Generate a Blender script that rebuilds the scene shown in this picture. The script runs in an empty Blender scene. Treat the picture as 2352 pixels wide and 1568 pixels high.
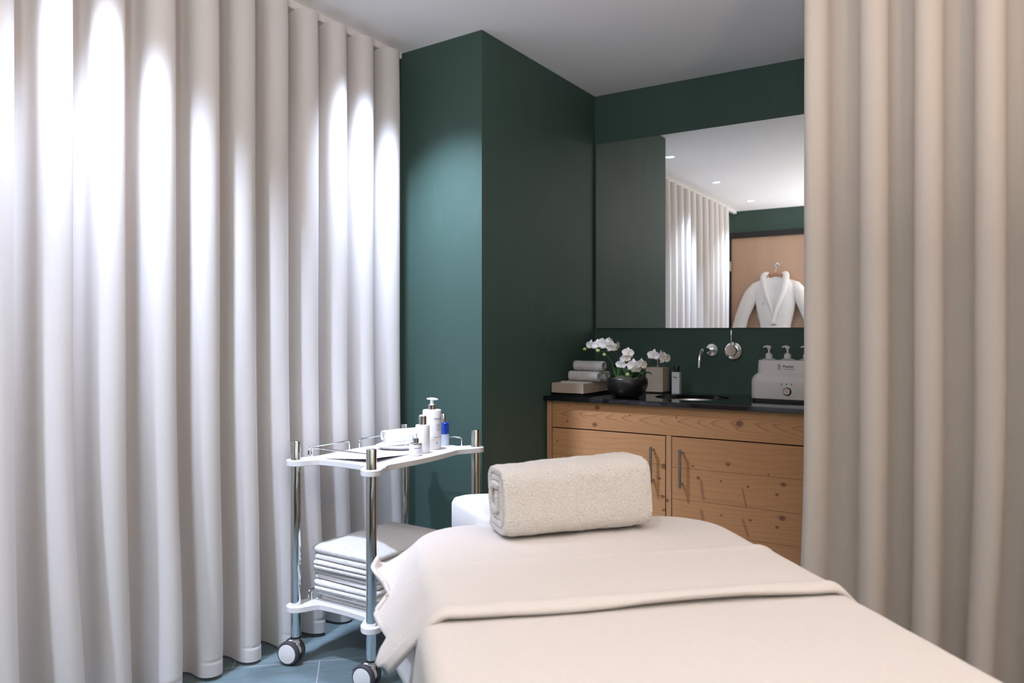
import bpy, bmesh, math, random
from mathutils import Vector, Matrix, noise
random.seed(7)
PI = math.pi
SC = bpy.context.scene
COL = SC.collection

# ------------------------------------------------------------------ camera, exposure, lights
cam_d = bpy.data.cameras.new('camera')
cam_d.lens = 26.71
cam_d.sensor_width = 36
cam_d.shift_y = -0.0081
cam_d.clip_start = 0.02
cam_d.dof.use_dof = True
cam_d.dof.focus_distance = 2.75
cam_d.dof.aperture_fstop = 4.0
CAM = bpy.data.objects.new('camera', cam_d)
COL.objects.link(CAM)
CAM.location = (0, 0, 1.19)
CAM.rotation_euler = (PI / 2, 0, math.radians(32.4))
SC.camera = CAM

SC.view_settings.view_transform = 'Standard'
SC.view_settings.look = 'None'
SC.view_settings.exposure = 0.0
SC.view_settings.gamma = 1.0
SC.view_settings.use_curve_mapping = False
SC.cycles.max_bounces = 10
SC.cycles.diffuse_bounces = 6
SC.cycles.adaptive_threshold = 0.015
SC.cycles.glossy_bounces = 4
SC.cycles.transmission_bounces = 6
SC.cycles.caustics_reflective = True
SC.cycles.caustics_refractive = False
SC.cycles.blur_glossy = 0.3
SC.cycles.sample_clamp_indirect = 4.0
SC.cycles.use_denoising = True

world = bpy.data.worlds.new('room_air')
SC.world = world
world.use_nodes = True
world.node_tree.nodes['Background'].inputs['Color'].default_value = (0.9, 0.92, 1.0, 1)
world.node_tree.nodes['Background'].inputs['Strength'].default_value = 0.05

COOL = (0.70, 0.81, 1.06)
WARM = (1.0, 0.90, 0.82)
SPOT_W = 262.0            # each cool ceiling spot by the curtain
WARM_W = 2.5            # each added warm fill lamp, unseen above the couch
COOL_SPOTS = [(-2.03, 2.19), (-2.03, 1.07), (-2.03, -0.02)]
WARM_FILLS = [(-0.93, 0.95), (-0.93, -0.02)]
FILL_UPLIGHTS = [(0.05, -0.42, 102.0, (0.97, 0.96, 1.0)), (0.85, 0.33, 40.0, (1.0, 0.68, 0.45))]   # added fill uplighters, unseen behind the camera, to brighten the room

# ------------------------------------------------------------------ mesh helpers
class MB:
    def __init__(s):
        s.v = []; s.f = []
    def add(s, vs, fs):
        o = len(s.v)
        s.v += [tuple(p) for p in vs]
        s.f += [tuple(i + o for i in f) for f in fs]
        return s
    def box(s, x0, x1, y0, y1, z0, z1):
        vs = [(x, y, z) for z in (z0, z1) for y in (y0, y1) for x in (x0, x1)]
        return s.add(vs, [(0, 2, 3, 1), (4, 5, 7, 6), (0, 1, 5, 4), (2, 6, 7, 3), (0, 4, 6, 2), (1, 3, 7, 5)])
    def lathe(s, prof, c=(0, 0, 0), n=32, axis='z', cap0=True, cap1=True):
        vs = []; fs = []
        for r, h in prof:
            for i in range(n):
                a = 2 * PI * i / n
                p = (r * math.cos(a), r * math.sin(a), h)
                if axis == 'x': p = (p[2], p[0], p[1])
                elif axis == 'y': p = (p[1], p[2], p[0])
                vs.append((p[0] + c[0], p[1] + c[1], p[2] + c[2]))
        m = len(prof)
        for j in range(m - 1):
            for i in range(n):
                k = (i + 1) % n
                fs.append((j * n + i, j * n + k, (j + 1) * n + k, (j + 1) * n + i))
        if cap0: fs.append(tuple(range(n - 1, -1, -1)))
        if cap1: fs.append(tuple((m - 1) * n + i for i in range(n)))
        return s.add(vs, fs)
    def tube(s, pts, r, n=10, caps=True):
        pts = [Vector(p) for p in pts]
        rs = r if isinstance(r, (list, tuple)) else [r] * len(pts)
        vs = []; fs = []
        up = Vector((0.13, 0.27, 0.95)).normalized()
        prev = None
        for i, p in enumerate(pts):
            t = (pts[min(i + 1, len(pts) - 1)] - pts[max(i - 1, 0)]).normalized()
            if prev is None:
                b = t.cross(up)
                if b.length < 0.05: b = t.cross(Vector((1, 0, 0)))
                b.normalize()
            else:
                b = (prev - t * prev.dot(t)).normalized()
            prev = b
            c = t.cross(b)
            for k in range(n):
                a = 2 * PI * k / n
                vs.append(p + (b * math.cos(a) + c * math.sin(a)) * rs[i])
        for i in range(len(pts) - 1):
            for k in range(n):
                q = (k + 1) % n
                fs.append((i * n + k, i * n + q, (i + 1) * n + q, (i + 1) * n + k))
        if caps:
            fs.append(tuple(range(n - 1, -1, -1)))
            fs.append(tuple((len(pts) - 1) * n + k for k in range(n)))
        return s.add(vs, fs)
    def grid(s, fn, nu, nv, wrap=False):
        vs = [fn(i, j) for j in range(nv) for i in range(nu)]
        fs = []
        for j in range(nv - 1):
            for i in range(nu if wrap else nu - 1):
                k = (i + 1) % nu
                fs.append((j * nu + i, j * nu + k, (j + 1) * nu + k, (j + 1) * nu + i))
        return s.add(vs, fs)
    def prism(s, outline, z0, z1, bev=0.0):
        n = len(outline)
        cx = sum(p[0] for p in outline) / n; cy = sum(p[1] for p in outline) / n
        rings = [(z0, 0), (z1, 0)] if bev == 0 else [(z0, bev), (z0 + bev, 0), (z1 - bev, 0), (z1, bev)]
        vs = []; fs = []
        for z, ins in rings:
            for i, (x, y) in enumerate(outline):
                if ins:
                    a = outline[i - 1]; b = outline[(i + 1) % n]
                    tx, ty = b[0] - a[0], b[1] - a[1]
                    L = math.hypot(tx, ty) or 1
                    x -= ty / L * ins; y += tx / L * ins
                vs.append((x, y, z))
        for j in range(len(rings) - 1):
            for i in range(n):
                k = (i + 1) % n
                fs.append((j * n + i, j * n + k, (j + 1) * n + k, (j + 1) * n + i))
        fs.append(tuple(range(n - 1, -1, -1)))
        fs.append(tuple((len(rings) - 1) * n + i for i in range(n)))
        return s.add(vs, fs)
    def ball(s, c, r, n=14, m=9):
        rx, ry, rz = r if isinstance(r, (list, tuple)) else (r, r, r)
        vs = [(c[0], c[1], c[2] - rz)]; fs = []
        for j in range(1, m):
            t = PI * j / m - PI / 2
            for i in range(n):
                a = 2 * PI * i / n
                vs.append((c[0] + rx * math.cos(t) * math.cos(a), c[1] + ry * math.cos(t) * math.sin(a), c[2] + rz * math.sin(t)))
        vs.append((c[0], c[1], c[2] + rz))
        for i in range(n):
            k = (i + 1) % n
            fs.append((0, 1 + k, 1 + i))
            for j in range(m - 2):
                a = 1 + j * n
                fs.append((a + i, a + k, a + n + k, a + n + i))
            fs.append((1 + (m - 2) * n + i, 1 + (m - 2) * n + k, len(vs) - 1))
        return s.add(vs, fs)
    def xform(s, M):
        s.v = [tuple(M @ Vector(p)) for p in s.v]
        return s
    def build(s, name, mat, parent=None, smooth=True, bevel=0, sub=0, solid=0, sharp=35, loc=None):
        me = bpy.data.meshes.new(name)
        me.from_pydata(s.v, [], s.f)
        bm = bmesh.new(); bm.from_mesh(me)
        bmesh.ops.recalc_face_normals(bm, faces=bm.faces)
        bm.to_mesh(me); bm.free()
        if smooth:
            me.shade_smooth()
            if sharp: me.set_sharp_from_angle(angle=math.radians(sharp))
        me.materials.append(mat)
        o = bpy.data.objects.new(name, me)
        COL.objects.link(o)
        if parent: o.parent = parent
        if loc: o.location = loc
        if solid:
            m = o.modifiers.new('thickness', 'SOLIDIFY'); m.thickness = solid; m.offset = -1
        if bevel:
            m = o.modifiers.new('bevel', 'BEVEL'); m.width = bevel; m.segments = 2; m.limit_method = 'ANGLE'
            m.angle_limit = math.radians(40)
        if sub:
            m = o.modifiers.new('subdivision', 'SUBSURF'); m.levels = sub; m.render_levels = sub
        return o

def tag(o, label=None, cat=None, group=None, kind=None):
    if label: o['label'] = label
    if cat: o['category'] = cat
    if group: o['group'] = group
    if kind: o['kind'] = kind
    return o

def thing(name, label, cat, loc=(0, 0, 0), rz=0, group=None):
    o = bpy.data.objects.new(name, None)
    o.empty_display_size = 0.05
    COL.objects.link(o)
    o.location = loc; o.rotation_euler = (0, 0, rz)
    return tag(o, label, cat, group)

def dup(root, loc, rz=0, label=None):
    r = root.copy(); COL.objects.link(r); r.location = loc; r.rotation_euler = (0, 0, rz)
    if label: r['label'] = label
    for ch in list(root.children):
        c = ch.copy(); COL.objects.link(c); c.parent = r
        if c.type == 'LIGHT': pass
        for g in list(ch.children):
            d = g.copy(); COL.objects.link(d); d.parent = c
    return r

def struct(mb, name, mat, **k):
    o = mb.build(name, mat, **k)
    o['kind'] = 'structure'
    return o

def sm(a, b, x):
    t = min(1, max(0, (x - a) / (b - a))); return t * t * (3 - 2 * t)

def nz(x, y, z=0.0):
    return noise.noise(Vector((x, y, z)))

def rrect(hx, hy, r, n=6, cx=0, cy=0):
    out = []
    for (sx, sy, a0) in ((1, 1, 0), (-1, 1, PI / 2), (-1, -1, PI), (1, -1, 1.5 * PI)):
        for i in range(n + 1):
            a = a0 + PI / 2 * i / n
            out.append((cx + sx * (hx - r) + r * math.cos(a), cy + sy * (hy - r) + r * math.sin(a)))
    return out

# ------------------------------------------------------------------ materials
class NT:
    def __init__(s, name):
        s.m = bpy.data.materials.new(name); s.m.use_nodes = True
        s.t = s.m.node_tree; s.b = s.t.nodes['Principled BSDF']
    def n(s, typ, **k):
        nd = s.t.nodes.new(typ)
        for a, v in k.items(): setattr(nd, a, v)
        return nd
    def l(s, a, b): s.t.links.new(a, b)
    def val(s, x, sock):
        if hasattr(x, 'is_linked'): s.l(x, sock)
        else: sock.default_value = x
    def math(s, op, a, b=None, c=None, clamp=False):
        nd = s.n('ShaderNodeMath', operation=op); nd.use_clamp = clamp
        s.val(a, nd.inputs[0])
        if b is not None: s.val(b, nd.inputs[1])
        if c is not None: s.val(c, nd.inputs[2])
        return nd.outputs[0]
    def mix(s, fac, a, b):
        nd = s.n('ShaderNodeMix', data_type='RGBA')
        s.val(fac, nd.inputs['Factor'])
        for x, k in ((a, 6), (b, 7)):
            if hasattr(x, 'is_linked'): s.l(x, nd.inputs[k])
            else: nd.inputs[k].default_value = (*x[:3], 1)
        return nd.outputs[2]
    def noise(s, vec, scale, detail=3, rough=0.5):
        nd = s.n('ShaderNodeTexNoise')
        nd.inputs['Scale'].default_value = scale; nd.inputs['Detail'].default_value = detail
        nd.inputs['Roughness'].default_value = rough
        if vec is not None: s.l(vec, nd.inputs['Vector'])
        return nd.outputs['Fac']
    def obj(s): return s.n('ShaderNodeTexCoord').outputs['Object']
    def scaled(s, vec, sc):
        nd = s.n('ShaderNodeMapping'); nd.inputs['Scale'].default_value = sc
        s.l(vec, nd.inputs['Vector']); return nd.outputs['Vector']
    def ramp(s, fac, stops):
        nd = s.n('ShaderNodeValToRGB'); s.l(fac, nd.inputs['Fac'])
        e = nd.color_ramp.elements
        while len(e) < len(stops): e.new(0.5)
        for k, (p, c) in enumerate(stops):
            e[k].position = p; e[k].color = (*c, 1) if len(c) == 3 else c
        return nd.outputs['Color']
    def bump(s, h, strength=0.3, dist=0.002):
        nd = s.n('ShaderNodeBump'); nd.inputs['Strength'].default_value = strength
        nd.inputs['Distance'].default_value = dist
        s.l(h, nd.inputs['Height']); s.l(nd.outputs['Normal'], s.b.inputs['Normal'])
    def base(s, c, rough=0.5, metal=0, spec=None):
        if hasattr(c, 'is_linked'): s.l(c, s.b.inputs['Base Color'])
        else: s.b.inputs['Base Color'].default_value = (*c, 1)
        s.val(rough, s.b.inputs['Roughness']); s.b.inputs['Metallic'].default_value = metal
        if spec is not None: s.b.inputs['Specular IOR Level'].default_value = spec
        return s.m

def plain(name, c, rough=0.5, metal=0, var=0.04, spec=None, scale=30, bump=0):
    t = NT(name)
    n_ = t.noise(t.obj(), scale, 2)
    lo = tuple(x * (1 - var) for x in c); hi = tuple(min(1, x * (1 + var)) for x in c)
    t.base(t.mix(n_, lo, hi), rough, metal, spec)
    if bump: t.bump(t.noise(t.obj(), scale * 4, 2), bump, 0.001)
    return t.m

def terry(name, c, scale=200, strength=1.0):
    t = NT(name)
    o = t.obj()
    n1 = t.noise(o, scale, 3, 0.7); n2 = t.noise(o, 30, 3)
    cc = t.mix(n1, tuple(x * 0.86 for x in c), tuple(min(1, x * 1.06) for x in c))
    t.base(cc, 0.95, 0, 0.1)
    t.b.inputs['Sheen Weight'].default_value = 0.25
    t.b.inputs['Sheen Roughness'].default_value = 0.6
    h = t.math('ADD', t.math('MULTIPLY', n1, 1.0), t.math('MULTIPLY', n2, 1.2))
    t.bump(h, strength, 0.006)
    return t.m

def fabric(name, c):
    t = NT(name)
    o = t.obj()
    w1 = t.noise(t.scaled(o, (260, 260, 900)), 1.0, 2); w2 = t.noise(t.scaled(o, (900, 900, 120)), 1.0, 2)
    h = t.math('ADD', w1, w2)
    t.base(t.mix(t.math('MULTIPLY', h, 0.5), tuple(x * 0.965 for x in c), tuple(min(1, x * 1.02) for x in c)), 0.8, 0, 0.25)
    t.b.inputs['Sheen Weight'].default_value = 0.15
    t.bump(h, 0.12, 0.001)
    tr = t.n('ShaderNodeBsdfTranslucent'); tr.inputs['Color'].default_value = (c[0], c[1] * 0.95, c[2] * 0.88, 1)
    mx_ = t.n('ShaderNodeMixShader'); mx_.inputs[0].default_value = 0.36
    t.l(t.b.outputs[0], mx_.inputs[1]); t.l(tr.outputs[0], mx_.inputs[2])
    t.l(mx_.outputs[0], t.t.nodes['Material Output'].inputs['Surface'])
    return t.m

def wood(name, light, dark, knots=(), planks=(), cath=None, freq=55, line=0.5, vertical=False, knotc=(0.16, 0.065, 0.035), streaks=()):
    """board wood in the plane x-z of the object: grain along x, knots as (x, z, radius)"""
    t = NT(name)
    o = t.obj()
    sp = t.n('ShaderNodeSeparateXYZ'); t.l(o, sp.inputs[0])
    x, z = (sp.outputs[0], sp.outputs[2]) if not vertical else (sp.outputs[2], sp.outputs[0])
    cb = t.n('ShaderNodeCombineXYZ'); t.l(x, cb.inputs[0]); t.l(z, cb.inputs[2])
    v = cb.outputs[0]
    lown = t.math('SUBTRACT', t.noise(t.scaled(v, (1.6, 1, 9)), 1.0, 2), 0.5)
    zz = t.math('ADD', z, t.math('MULTIPLY', lown, 0.035))
    kmask = None
    for kx, kz, kr in knots:
        dx = t.math('DIVIDE', t.math('SUBTRACT', x, kx), kr * 1.25)
        dz = t.math('DIVIDE', t.math('SUBTRACT', z, kz), kr)
        d2 = t.math('ADD', t.math('MULTIPLY', dx, dx), t.math('MULTIPLY', dz, dz))
        w = t.math('POWER', 2.718, t.math('MULTIPLY', d2, -0.10))
        zz = t.math('SUBTRACT', zz, t.math('MULTIPLY', t.math('MULTIPLY', w, t.math('SUBTRACT', z, kz)), 0.75))
        m_ = t.math('SUBTRACT', 1.6, d2, clamp=True)
        kmask = m_ if kmask is None else t.math('MAXIMUM', kmask, m_)
    for x0, z0, x1, z1, wd in streaks:      # slanted resin streaks
        L = math.hypot(x1 - x0, z1 - z0); ux, uz = (x1 - x0) / L, (z1 - z0) / L
        ax = t.math('SUBTRACT', x, x0); az = t.math('SUBTRACT', z, z0)
        al = t.math('ADD', t.math('MULTIPLY', ax, ux), t.math('MULTIPLY', az, uz))
        ac = t.math('ABSOLUTE', t.math('ADD', t.math('MULTIPLY', ax, -uz), t.math('MULTIPLY', az, ux)))
        m1 = t.math('SUBTRACT', 1.0, t.math('DIVIDE', ac, wd), clamp=True)
        m2 = t.math('SUBTRACT', 1.0, t.math('ABSOLUTE', t.math('SUBTRACT', t.math('DIVIDE', al, L / 2), 1.0)), clamp=True)
        m_ = t.math('MULTIPLY', t.math('MULTIPLY', m1, t.math('MULTIPLY', m2, 3.0, clamp=True)), 0.75)
        kmask = m_ if kmask is None else t.math('MAXIMUM', kmask, m_)
    if cath:
        cz, hw, mx = cath
        q = t.math('DIVIDE', t.math('SUBTRACT', zz, cz), hw)
        f = t.math('SUBTRACT', t.math('MULTIPLY', t.math('MULTIPLY', q, q), 4.5), t.math('MULTIPLY', x, mx))
        f = t.math('ADD', f, t.math('MULTIPLY', t.math('SUBTRACT', t.noise(t.scaled(v, (5, 1, 22)), 1.0, 2), 0.5), 1.6))
    else:
        f = t.math('MULTIPLY', zz, freq)
        f = t.math('ADD', f, t.math('MULTIPLY', t.noise(t.scaled(v, (1.3, 1, 6)), 1.0, 2), 7.0))
    if planks:
        acc = None
        for p in planks:
            st = t.math('GREATER_THAN', z, p)
            acc = st if acc is None else t.math('ADD', acc, st)
        f = t.math('ADD', f, t.math('MULTIPLY', acc, 3.37))
    fr = t.math('FRACT', f)
    ln = t.math('POWER', fr, 5.0)
    ln = t.math('MULTIPLY', ln, t.math('SUBTRACT', 1.0, t.math('POWER', fr, 40.0)))
    fib = t.noise(t.scaled(v, (4, 1, 420)), 1.0, 2)
    tone = t.noise(t.scaled(v, (0.9, 1, 5)), 1.0, 2)
    c = t.mix(tone, tuple(a * 0.86 for a in light), tuple(a * 1.1 for a in light))
    c = t.mix(t.math('MULTIPLY', fib, 0.28), c, dark)
    c = t.mix(t.math('MULTIPLY', ln, line), c, dark)
    if planks:
        pm = None
        for p in planks:
            g = t.math('LESS_THAN', t.math('ABSOLUTE', t.math('SUBTRACT', z, p)), 0.0011)
            pm = g if pm is None else t.math('MAXIMUM', pm, g)
        c = t.mix(t.math('MULTIPLY', pm, 0.7), c, tuple(a * 0.5 for a in dark))
    if kmask is not None:
        c = t.mix(t.math('MULTIPLY', kmask, 0.8), c, knotc)
    t.base(c, 0.55, 0, 0.35)
    t.bump(t.math('ADD', fib, ln), 0.08, 0.001)
    return t.m

def green_wall():
    t = NT('green_paint')
    o = t.obj()
    n1 = t.noise(o, 2.2, 4, 0.6); n2 = t.noise(t.scaled(o, (9, 9, 2.5)), 1.0, 5, 0.65)
    c = t.mix(n1, (0.045, 0.084, 0.070), (0.051, 0.095, 0.079))
    sc = t.math('MULTIPLY', t.math('SUBTRACT', n2, 0.58, clamp=True), 1.2)
    c = t.mix(sc, c, (0.09, 0.13, 0.11))
    t.base(c, t.math('SUBTRACT', 0.62, t.math('MULTIPLY', n2, 0.12)), 0, 0.35)
    t.bump(t.noise(o, 260, 2), 0.08, 0.001)
    return t.m

def slate():
    t = NT('slate_tile')
    o = t.obj()
    mp = t.n('ShaderNodeMapping')
    a = math.radians(43.3)
    mp.inputs['Rotation'].default_value = (0, 0, -a)
    # joint crossing at (-2.069, 1.956) in the room
    px, py = -2.069, 1.956
    qx = math.cos(-a) * px - math.sin(-a) * py; qy = math.sin(-a) * px + math.cos(-a) * py
    mp.inputs['Location'].default_value = (-qx + 6.0, -qy + 6.0, 0)
    t.l(o, mp.inputs['Vector'])
    v = mp.outputs['Vector']
    br = t.n('ShaderNodeTexBrick')
    br.inputs['Scale'].default_value = 1.0
    br.inputs['Brick Width'].default_value = 0.6; br.inputs['Row Height'].default_value = 0.6
    br.inputs['Mortar Size'].default_value = 0.0022; br.inputs['Mortar Smooth'].default_value = 0.1
    br.offset = 0.5
    t.l(v, br.inputs['Vector'])
    st = t.noise(t.scaled(v, (7, 60, 1)), 1.0, 4, 0.65); bl = t.noise(v, 5, 4)
    c = t.mix(st, (0.065, 0.10, 0.108), (0.19, 0.25, 0.265))
    c = t.mix(t.math('MULTIPLY', bl, 0.5), c, (0.07, 0.10, 0.115))
    c = t.mix(br.outputs['Fac'], c, (0.30, 0.30, 0.31))
    t.base(c, 0.55, 0, 0.4)
    t.bump(t.math('SUBTRACT', st, br.outputs['Fac']), 0.25, 0.002)
    return t.m

def emit(name, c, s):
    t = NT(name)
    t.base((0.8, 0.8, 0.8), 0.5)
    t.b.inputs['Emission Color'].default_value = (*c, 1)
    t.b.inputs['Emission Strength'].default_value = s
    return t.m

def glass(name, c, rough=0.02, ior=1.45):
    t = NT(name); t.base(c, rough); t.b.inputs['Transmission Weight'].default_value = 1.0
    t.b.inputs['IOR'].default_value = ior
    return t.m

M = {}
M['green'] = green_wall()
M['ceiling'] = plain('ceiling_paint', (0.88, 0.87, 0.88), 0.9, var=0.01, scale=3)
M['white_wall'] = plain('white_plaster', (0.78, 0.74, 0.70), 0.9, var=0.02, scale=3)
M['slate'] = slate()
M['curtain'] = fabric('curtain_cloth', (0.82, 0.80, 0.79))
M['curtain_side'] = fabric('curtain_cloth_cream', (0.78, 0.725, 0.675))
M['towel'] = terry('white_terry', (0.84, 0.82, 0.80))
M['cream_towel'] = terry('cream_terry', (0.80, 0.755, 0.71))
M['blanket'] = terry('fleece_blanket', (0.73, 0.685, 0.655), 330, 0.45)
M['sheet'] = plain('white_sheet', (0.84, 0.84, 0.85), 0.8, var=0.02)
M['vinyl'] = plain('white_cover', (0.80, 0.79, 0.80), 0.55, var=0.02)
M['chrome'] = plain('chrome', (0.72, 0.73, 0.74), 0.09, 1, var=0.01)
M['steel'] = plain('brushed_steel', (0.50, 0.48, 0.46), 0.32, 1, var=0.05, scale=80)
M['mirror'] = plain('mirror_silver', (0.90, 0.92, 0.91), 0.0, 1, var=0.0)
M['white_plastic'] = plain('white_plastic', (0.70, 0.68, 0.67), 0.35, var=0.01)
M['shelf_white'] = plain('white_laminate', (0.68, 0.67, 0.67), 0.45, var=0.01)
M['grey_rubber'] = plain('grey_rubber', (0.055, 0.05, 0.055), 0.45)
M['black'] = plain('black_plastic', (0.012, 0.012, 0.012), 0.35)
M['stone'] = plain('black_granite', (0.008, 0.008, 0.009), 0.07, var=0.3, scale=300, spec=0.6)
M['bowl'] = plain('black_glaze', (0.014, 0.012, 0.011), 0.33, var=0.25, scale=60, bump=0.1)
M['moss'] = terry('moss', (0.05, 0.055, 0.014), 120, 1.0)
M['leaf'] = plain('orchid_leaf', (0.03, 0.10, 0.018), 0.4, var=0.25, scale=20)
M['stem'] = plain('orchid_stem', (0.045, 0.09, 0.02), 0.5, var=0.2)
M['bud'] = plain('orchid_bud', (0.42, 0.52, 0.14), 0.5, var=0.1)
M['petal'] = plain('orchid_petal', (0.80, 0.76, 0.76), 0.6, var=0.04)
M['lip'] = plain('orchid_lip', (0.70, 0.60, 0.35), 0.6, var=0.1)
M['track'] = plain('white_rail', (0.78, 0.77, 0.77), 0.4, var=0.01)
M['frame_black'] = plain('dark_frame', (0.012, 0.013, 0.013), 0.5)
M['blue_liquid'] = plain('blue_liquid', (0.002, 0.055, 0.42), 0.15, var=0.05)
M['clear_liquid'] = plain('pale_liquid', (0.52, 0.60, 0.72), 0.15, var=0.05)
M['ink_blue'] = plain('blue_print', (0.05, 0.09, 0.30), 0.5)
M['ink_grey'] = plain('grey_print', (0.16, 0.16, 0.18), 0.5)
M['ink_light'] = plain('pale_grey_print', (0.42, 0.43, 0.47), 0.5)
M['ink_black'] = plain('black_print', (0.02, 0.02, 0.02), 0.5)
M['paper'] = plain('white_paper', (0.75, 0.74, 0.75), 0.6, var=0.01)
M['paper_plum'] = plain('plum_paper', (0.30, 0.24, 0.28), 0.6, var=0.05)
M['ceramic'] = plain('white_ceramic', (0.75, 0.74, 0.74), 0.2, var=0.01)
M['lamp_cool'] = emit('cool_lamp', COOL, 9.0)
M['lamp_fill'] = emit('warm_fill_lamp', WARM, 9.0)  # lens glow of the added warm fill lamps
M['lamp_ring'] = plain('lamp_ring', (0.8, 0.8, 0.8), 0.4)
M['robe'] = terry('robe_terry', (0.84, 0.83, 0.82), 90, 0.5)
SPR = (0.60, 0.310, 0.140); SPD = (0.24, 0.095, 0.04)
M['beige_box'] = wood('pale_ash', (0.52, 0.43, 0.345), (0.38, 0.29, 0.22), freq=140, line=0.25)
M['door_wood'] = wood('beech_veneer', (0.55, 0.375, 0.265), (0.42, 0.26, 0.17), freq=22, line=0.25, vertical=True)
M['hanger'] = plain('hanger_wood', (0.42, 0.20, 0.12), 0.45, var=0.1)

# ------------------------------------------------------------------ the room
H = 2.5
struct(MB().box(-2.75, 2.0, -0.85, 4.0, -0.12, 0), 'floor', M['slate'], smooth=False)
struct(MB().box(-2.75, 2.0, -0.85, 4.0, H, H + 0.12), 'ceiling', M['ceiling'], smooth=False)
struct(MB().box(-2.70, -2.52, -0.85, 2.9, 0, H), 'wall_left', M['white_wall'], smooth=False)
struct(MB().box(-1.868, 2.0, 3.80, 3.98, 0, H), 'wall_back', M['green'], smooth=False)
struct(MB().prism([(-2.70, 2.752), (-1.868, 2.70), (-1.868, 3.98), (-2.70, 3.98)], 0, H), 'wall_column', M['green'], smooth=False)
struct(MB().box(1.80, 1.98, -0.85, 3.98, 0, H), 'wall_right', M['white_wall'], smooth=False)
fr = MB()                                        # entrance wall around the door opening
fr.box(-2.70, -2.46, -0.81, -0.63, 0, H); fr.box(-1.44, 1.98, -0.81, -0.63, 0, H); fr.box(-2.46, -1.44, -0.81, -0.63, 2.27, H)
struct(fr, 'wall_front', M['green'], smooth=False)
dr = struct(MB().box(-2.40, -1.50, -0.70, -0.64, 0.005, 2.21), 'door_1', M['door_wood'], smooth=False)
d_ = MB(); d_.box(-2.46, -2.402, -0.75, -0.615, 0, 2.27); d_.box(-1.498, -1.44, -0.75, -0.615, 0, 2.27); d_.box(-2.402, -1.498, -0.75, -0.615, 2.212, 2.27)
d_.build('door_frame', M['frame_black'], dr, smooth=False)
MB().lathe([(0.009, 1.86), (0.009, 1.96)], (-2.405, -0.612, 0), 12).build('hinge', M['steel'], dr)

# ------------------------------------------------------------------ ceiling lamps
def spot_lamp(parent, col, watts, size, blend, radius, z, tilt=0.0):
    ld = bpy.data.lights.new('beam', 'SPOT')
    ld.color = col; ld.energy = watts; ld.spot_size = math.radians(size); ld.spot_blend = blend
    ld.shadow_soft_size = radius
    lo = bpy.data.objects.new('beam', ld); COL.objects.link(lo)
    lo.parent = parent; lo.location = (0, 0, z); lo.rotation_euler = (tilt, 0, 0)
    return lo
def downlight(x, y, label, r, col, mat, watts, size, blend, soft, tilt=0.0):
    t = thing('ceiling_spotlight', label, 'ceiling light', (x, y, H), 0, None)
    MB().lathe([(r, -0.0005), (r * 1.22, -0.0005), (r * 1.25, -0.004), (r * 1.15, -0.007), (r, -0.005)], n=40, cap0=False, cap1=False).build('ring', M['lamp_ring'], t)
    MB().lathe([(r * 0.99, -0.001), (r * 0.99, -0.003)], n=40).build('lens', mat, t)
    spot_lamp(t, col, watts, size, blend, soft, -0.02, tilt)
    return t
for (x, y), w in zip(COOL_SPOTS, ('nearest the dark green wall, by the curtain track', 'in the middle of the row along the curtain', 'nearest the wooden door, by the curtain')):
    downlight(x, y, 'small round cool white ceiling spotlight ' + w, 0.032, COOL, M['lamp_cool'], SPOT_W, 77, 1.0, 0.05, math.radians(16))['group'] = 'ceiling spotlights along the curtain'
for (x, y), w in zip(WARM_FILLS, ('above the massage couch', 'between the couch and the door wall')):  # dim warm fill added overhead, out of view
    downlight(x, y, 'added unseen round warm fill lamp on the ceiling ' + w, 0.09, WARM, M['lamp_fill'], WARM_W, 130, 0.8, 0.07)['group'] = 'added warm fill lamps'

for ux, uy, uw, uc in FILL_UPLIGHTS:  # lamps added to bounce fill light off the ceiling
    ul = thing('fill_uplighter', 'added unseen fill uplighter, slim and dark, ' + ('close to the door wall behind the camera' if ux < 0.4 else 'past the foot end of the massage couch'), 'fill lamp', (ux, uy, 0))
    MB().lathe([(0.13, 0.0), (0.135, 0.004), (0.13, 0.016), (0.02, 0.022)], n=40).build('base', M['frame_black'], ul)
    MB().lathe([(0.012, 0.02), (0.012, 1.14)], n=18).build('pole', M['frame_black'], ul)
    MB().lathe([(0.012, 1.14), (0.07, 1.15), (0.13, 1.20), (0.15, 1.26), (0.146, 1.26), (0.126, 1.203), (0.06, 1.157)], n=44, cap1=True).build('lamp_shade', M['frame_black'], ul)
    ad = bpy.data.lights.new('fill_light', 'AREA'); ad.shape = 'DISK'; ad.size = 0.24; ad.energy = uw; ad.color = uc
    ao = bpy.data.objects.new('fill_light', ad); COL.objects.link(ao); ao.parent = ul; ao.location = (0, 0, 1.245); ao.rotation_euler = (PI, 0, 0)

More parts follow.
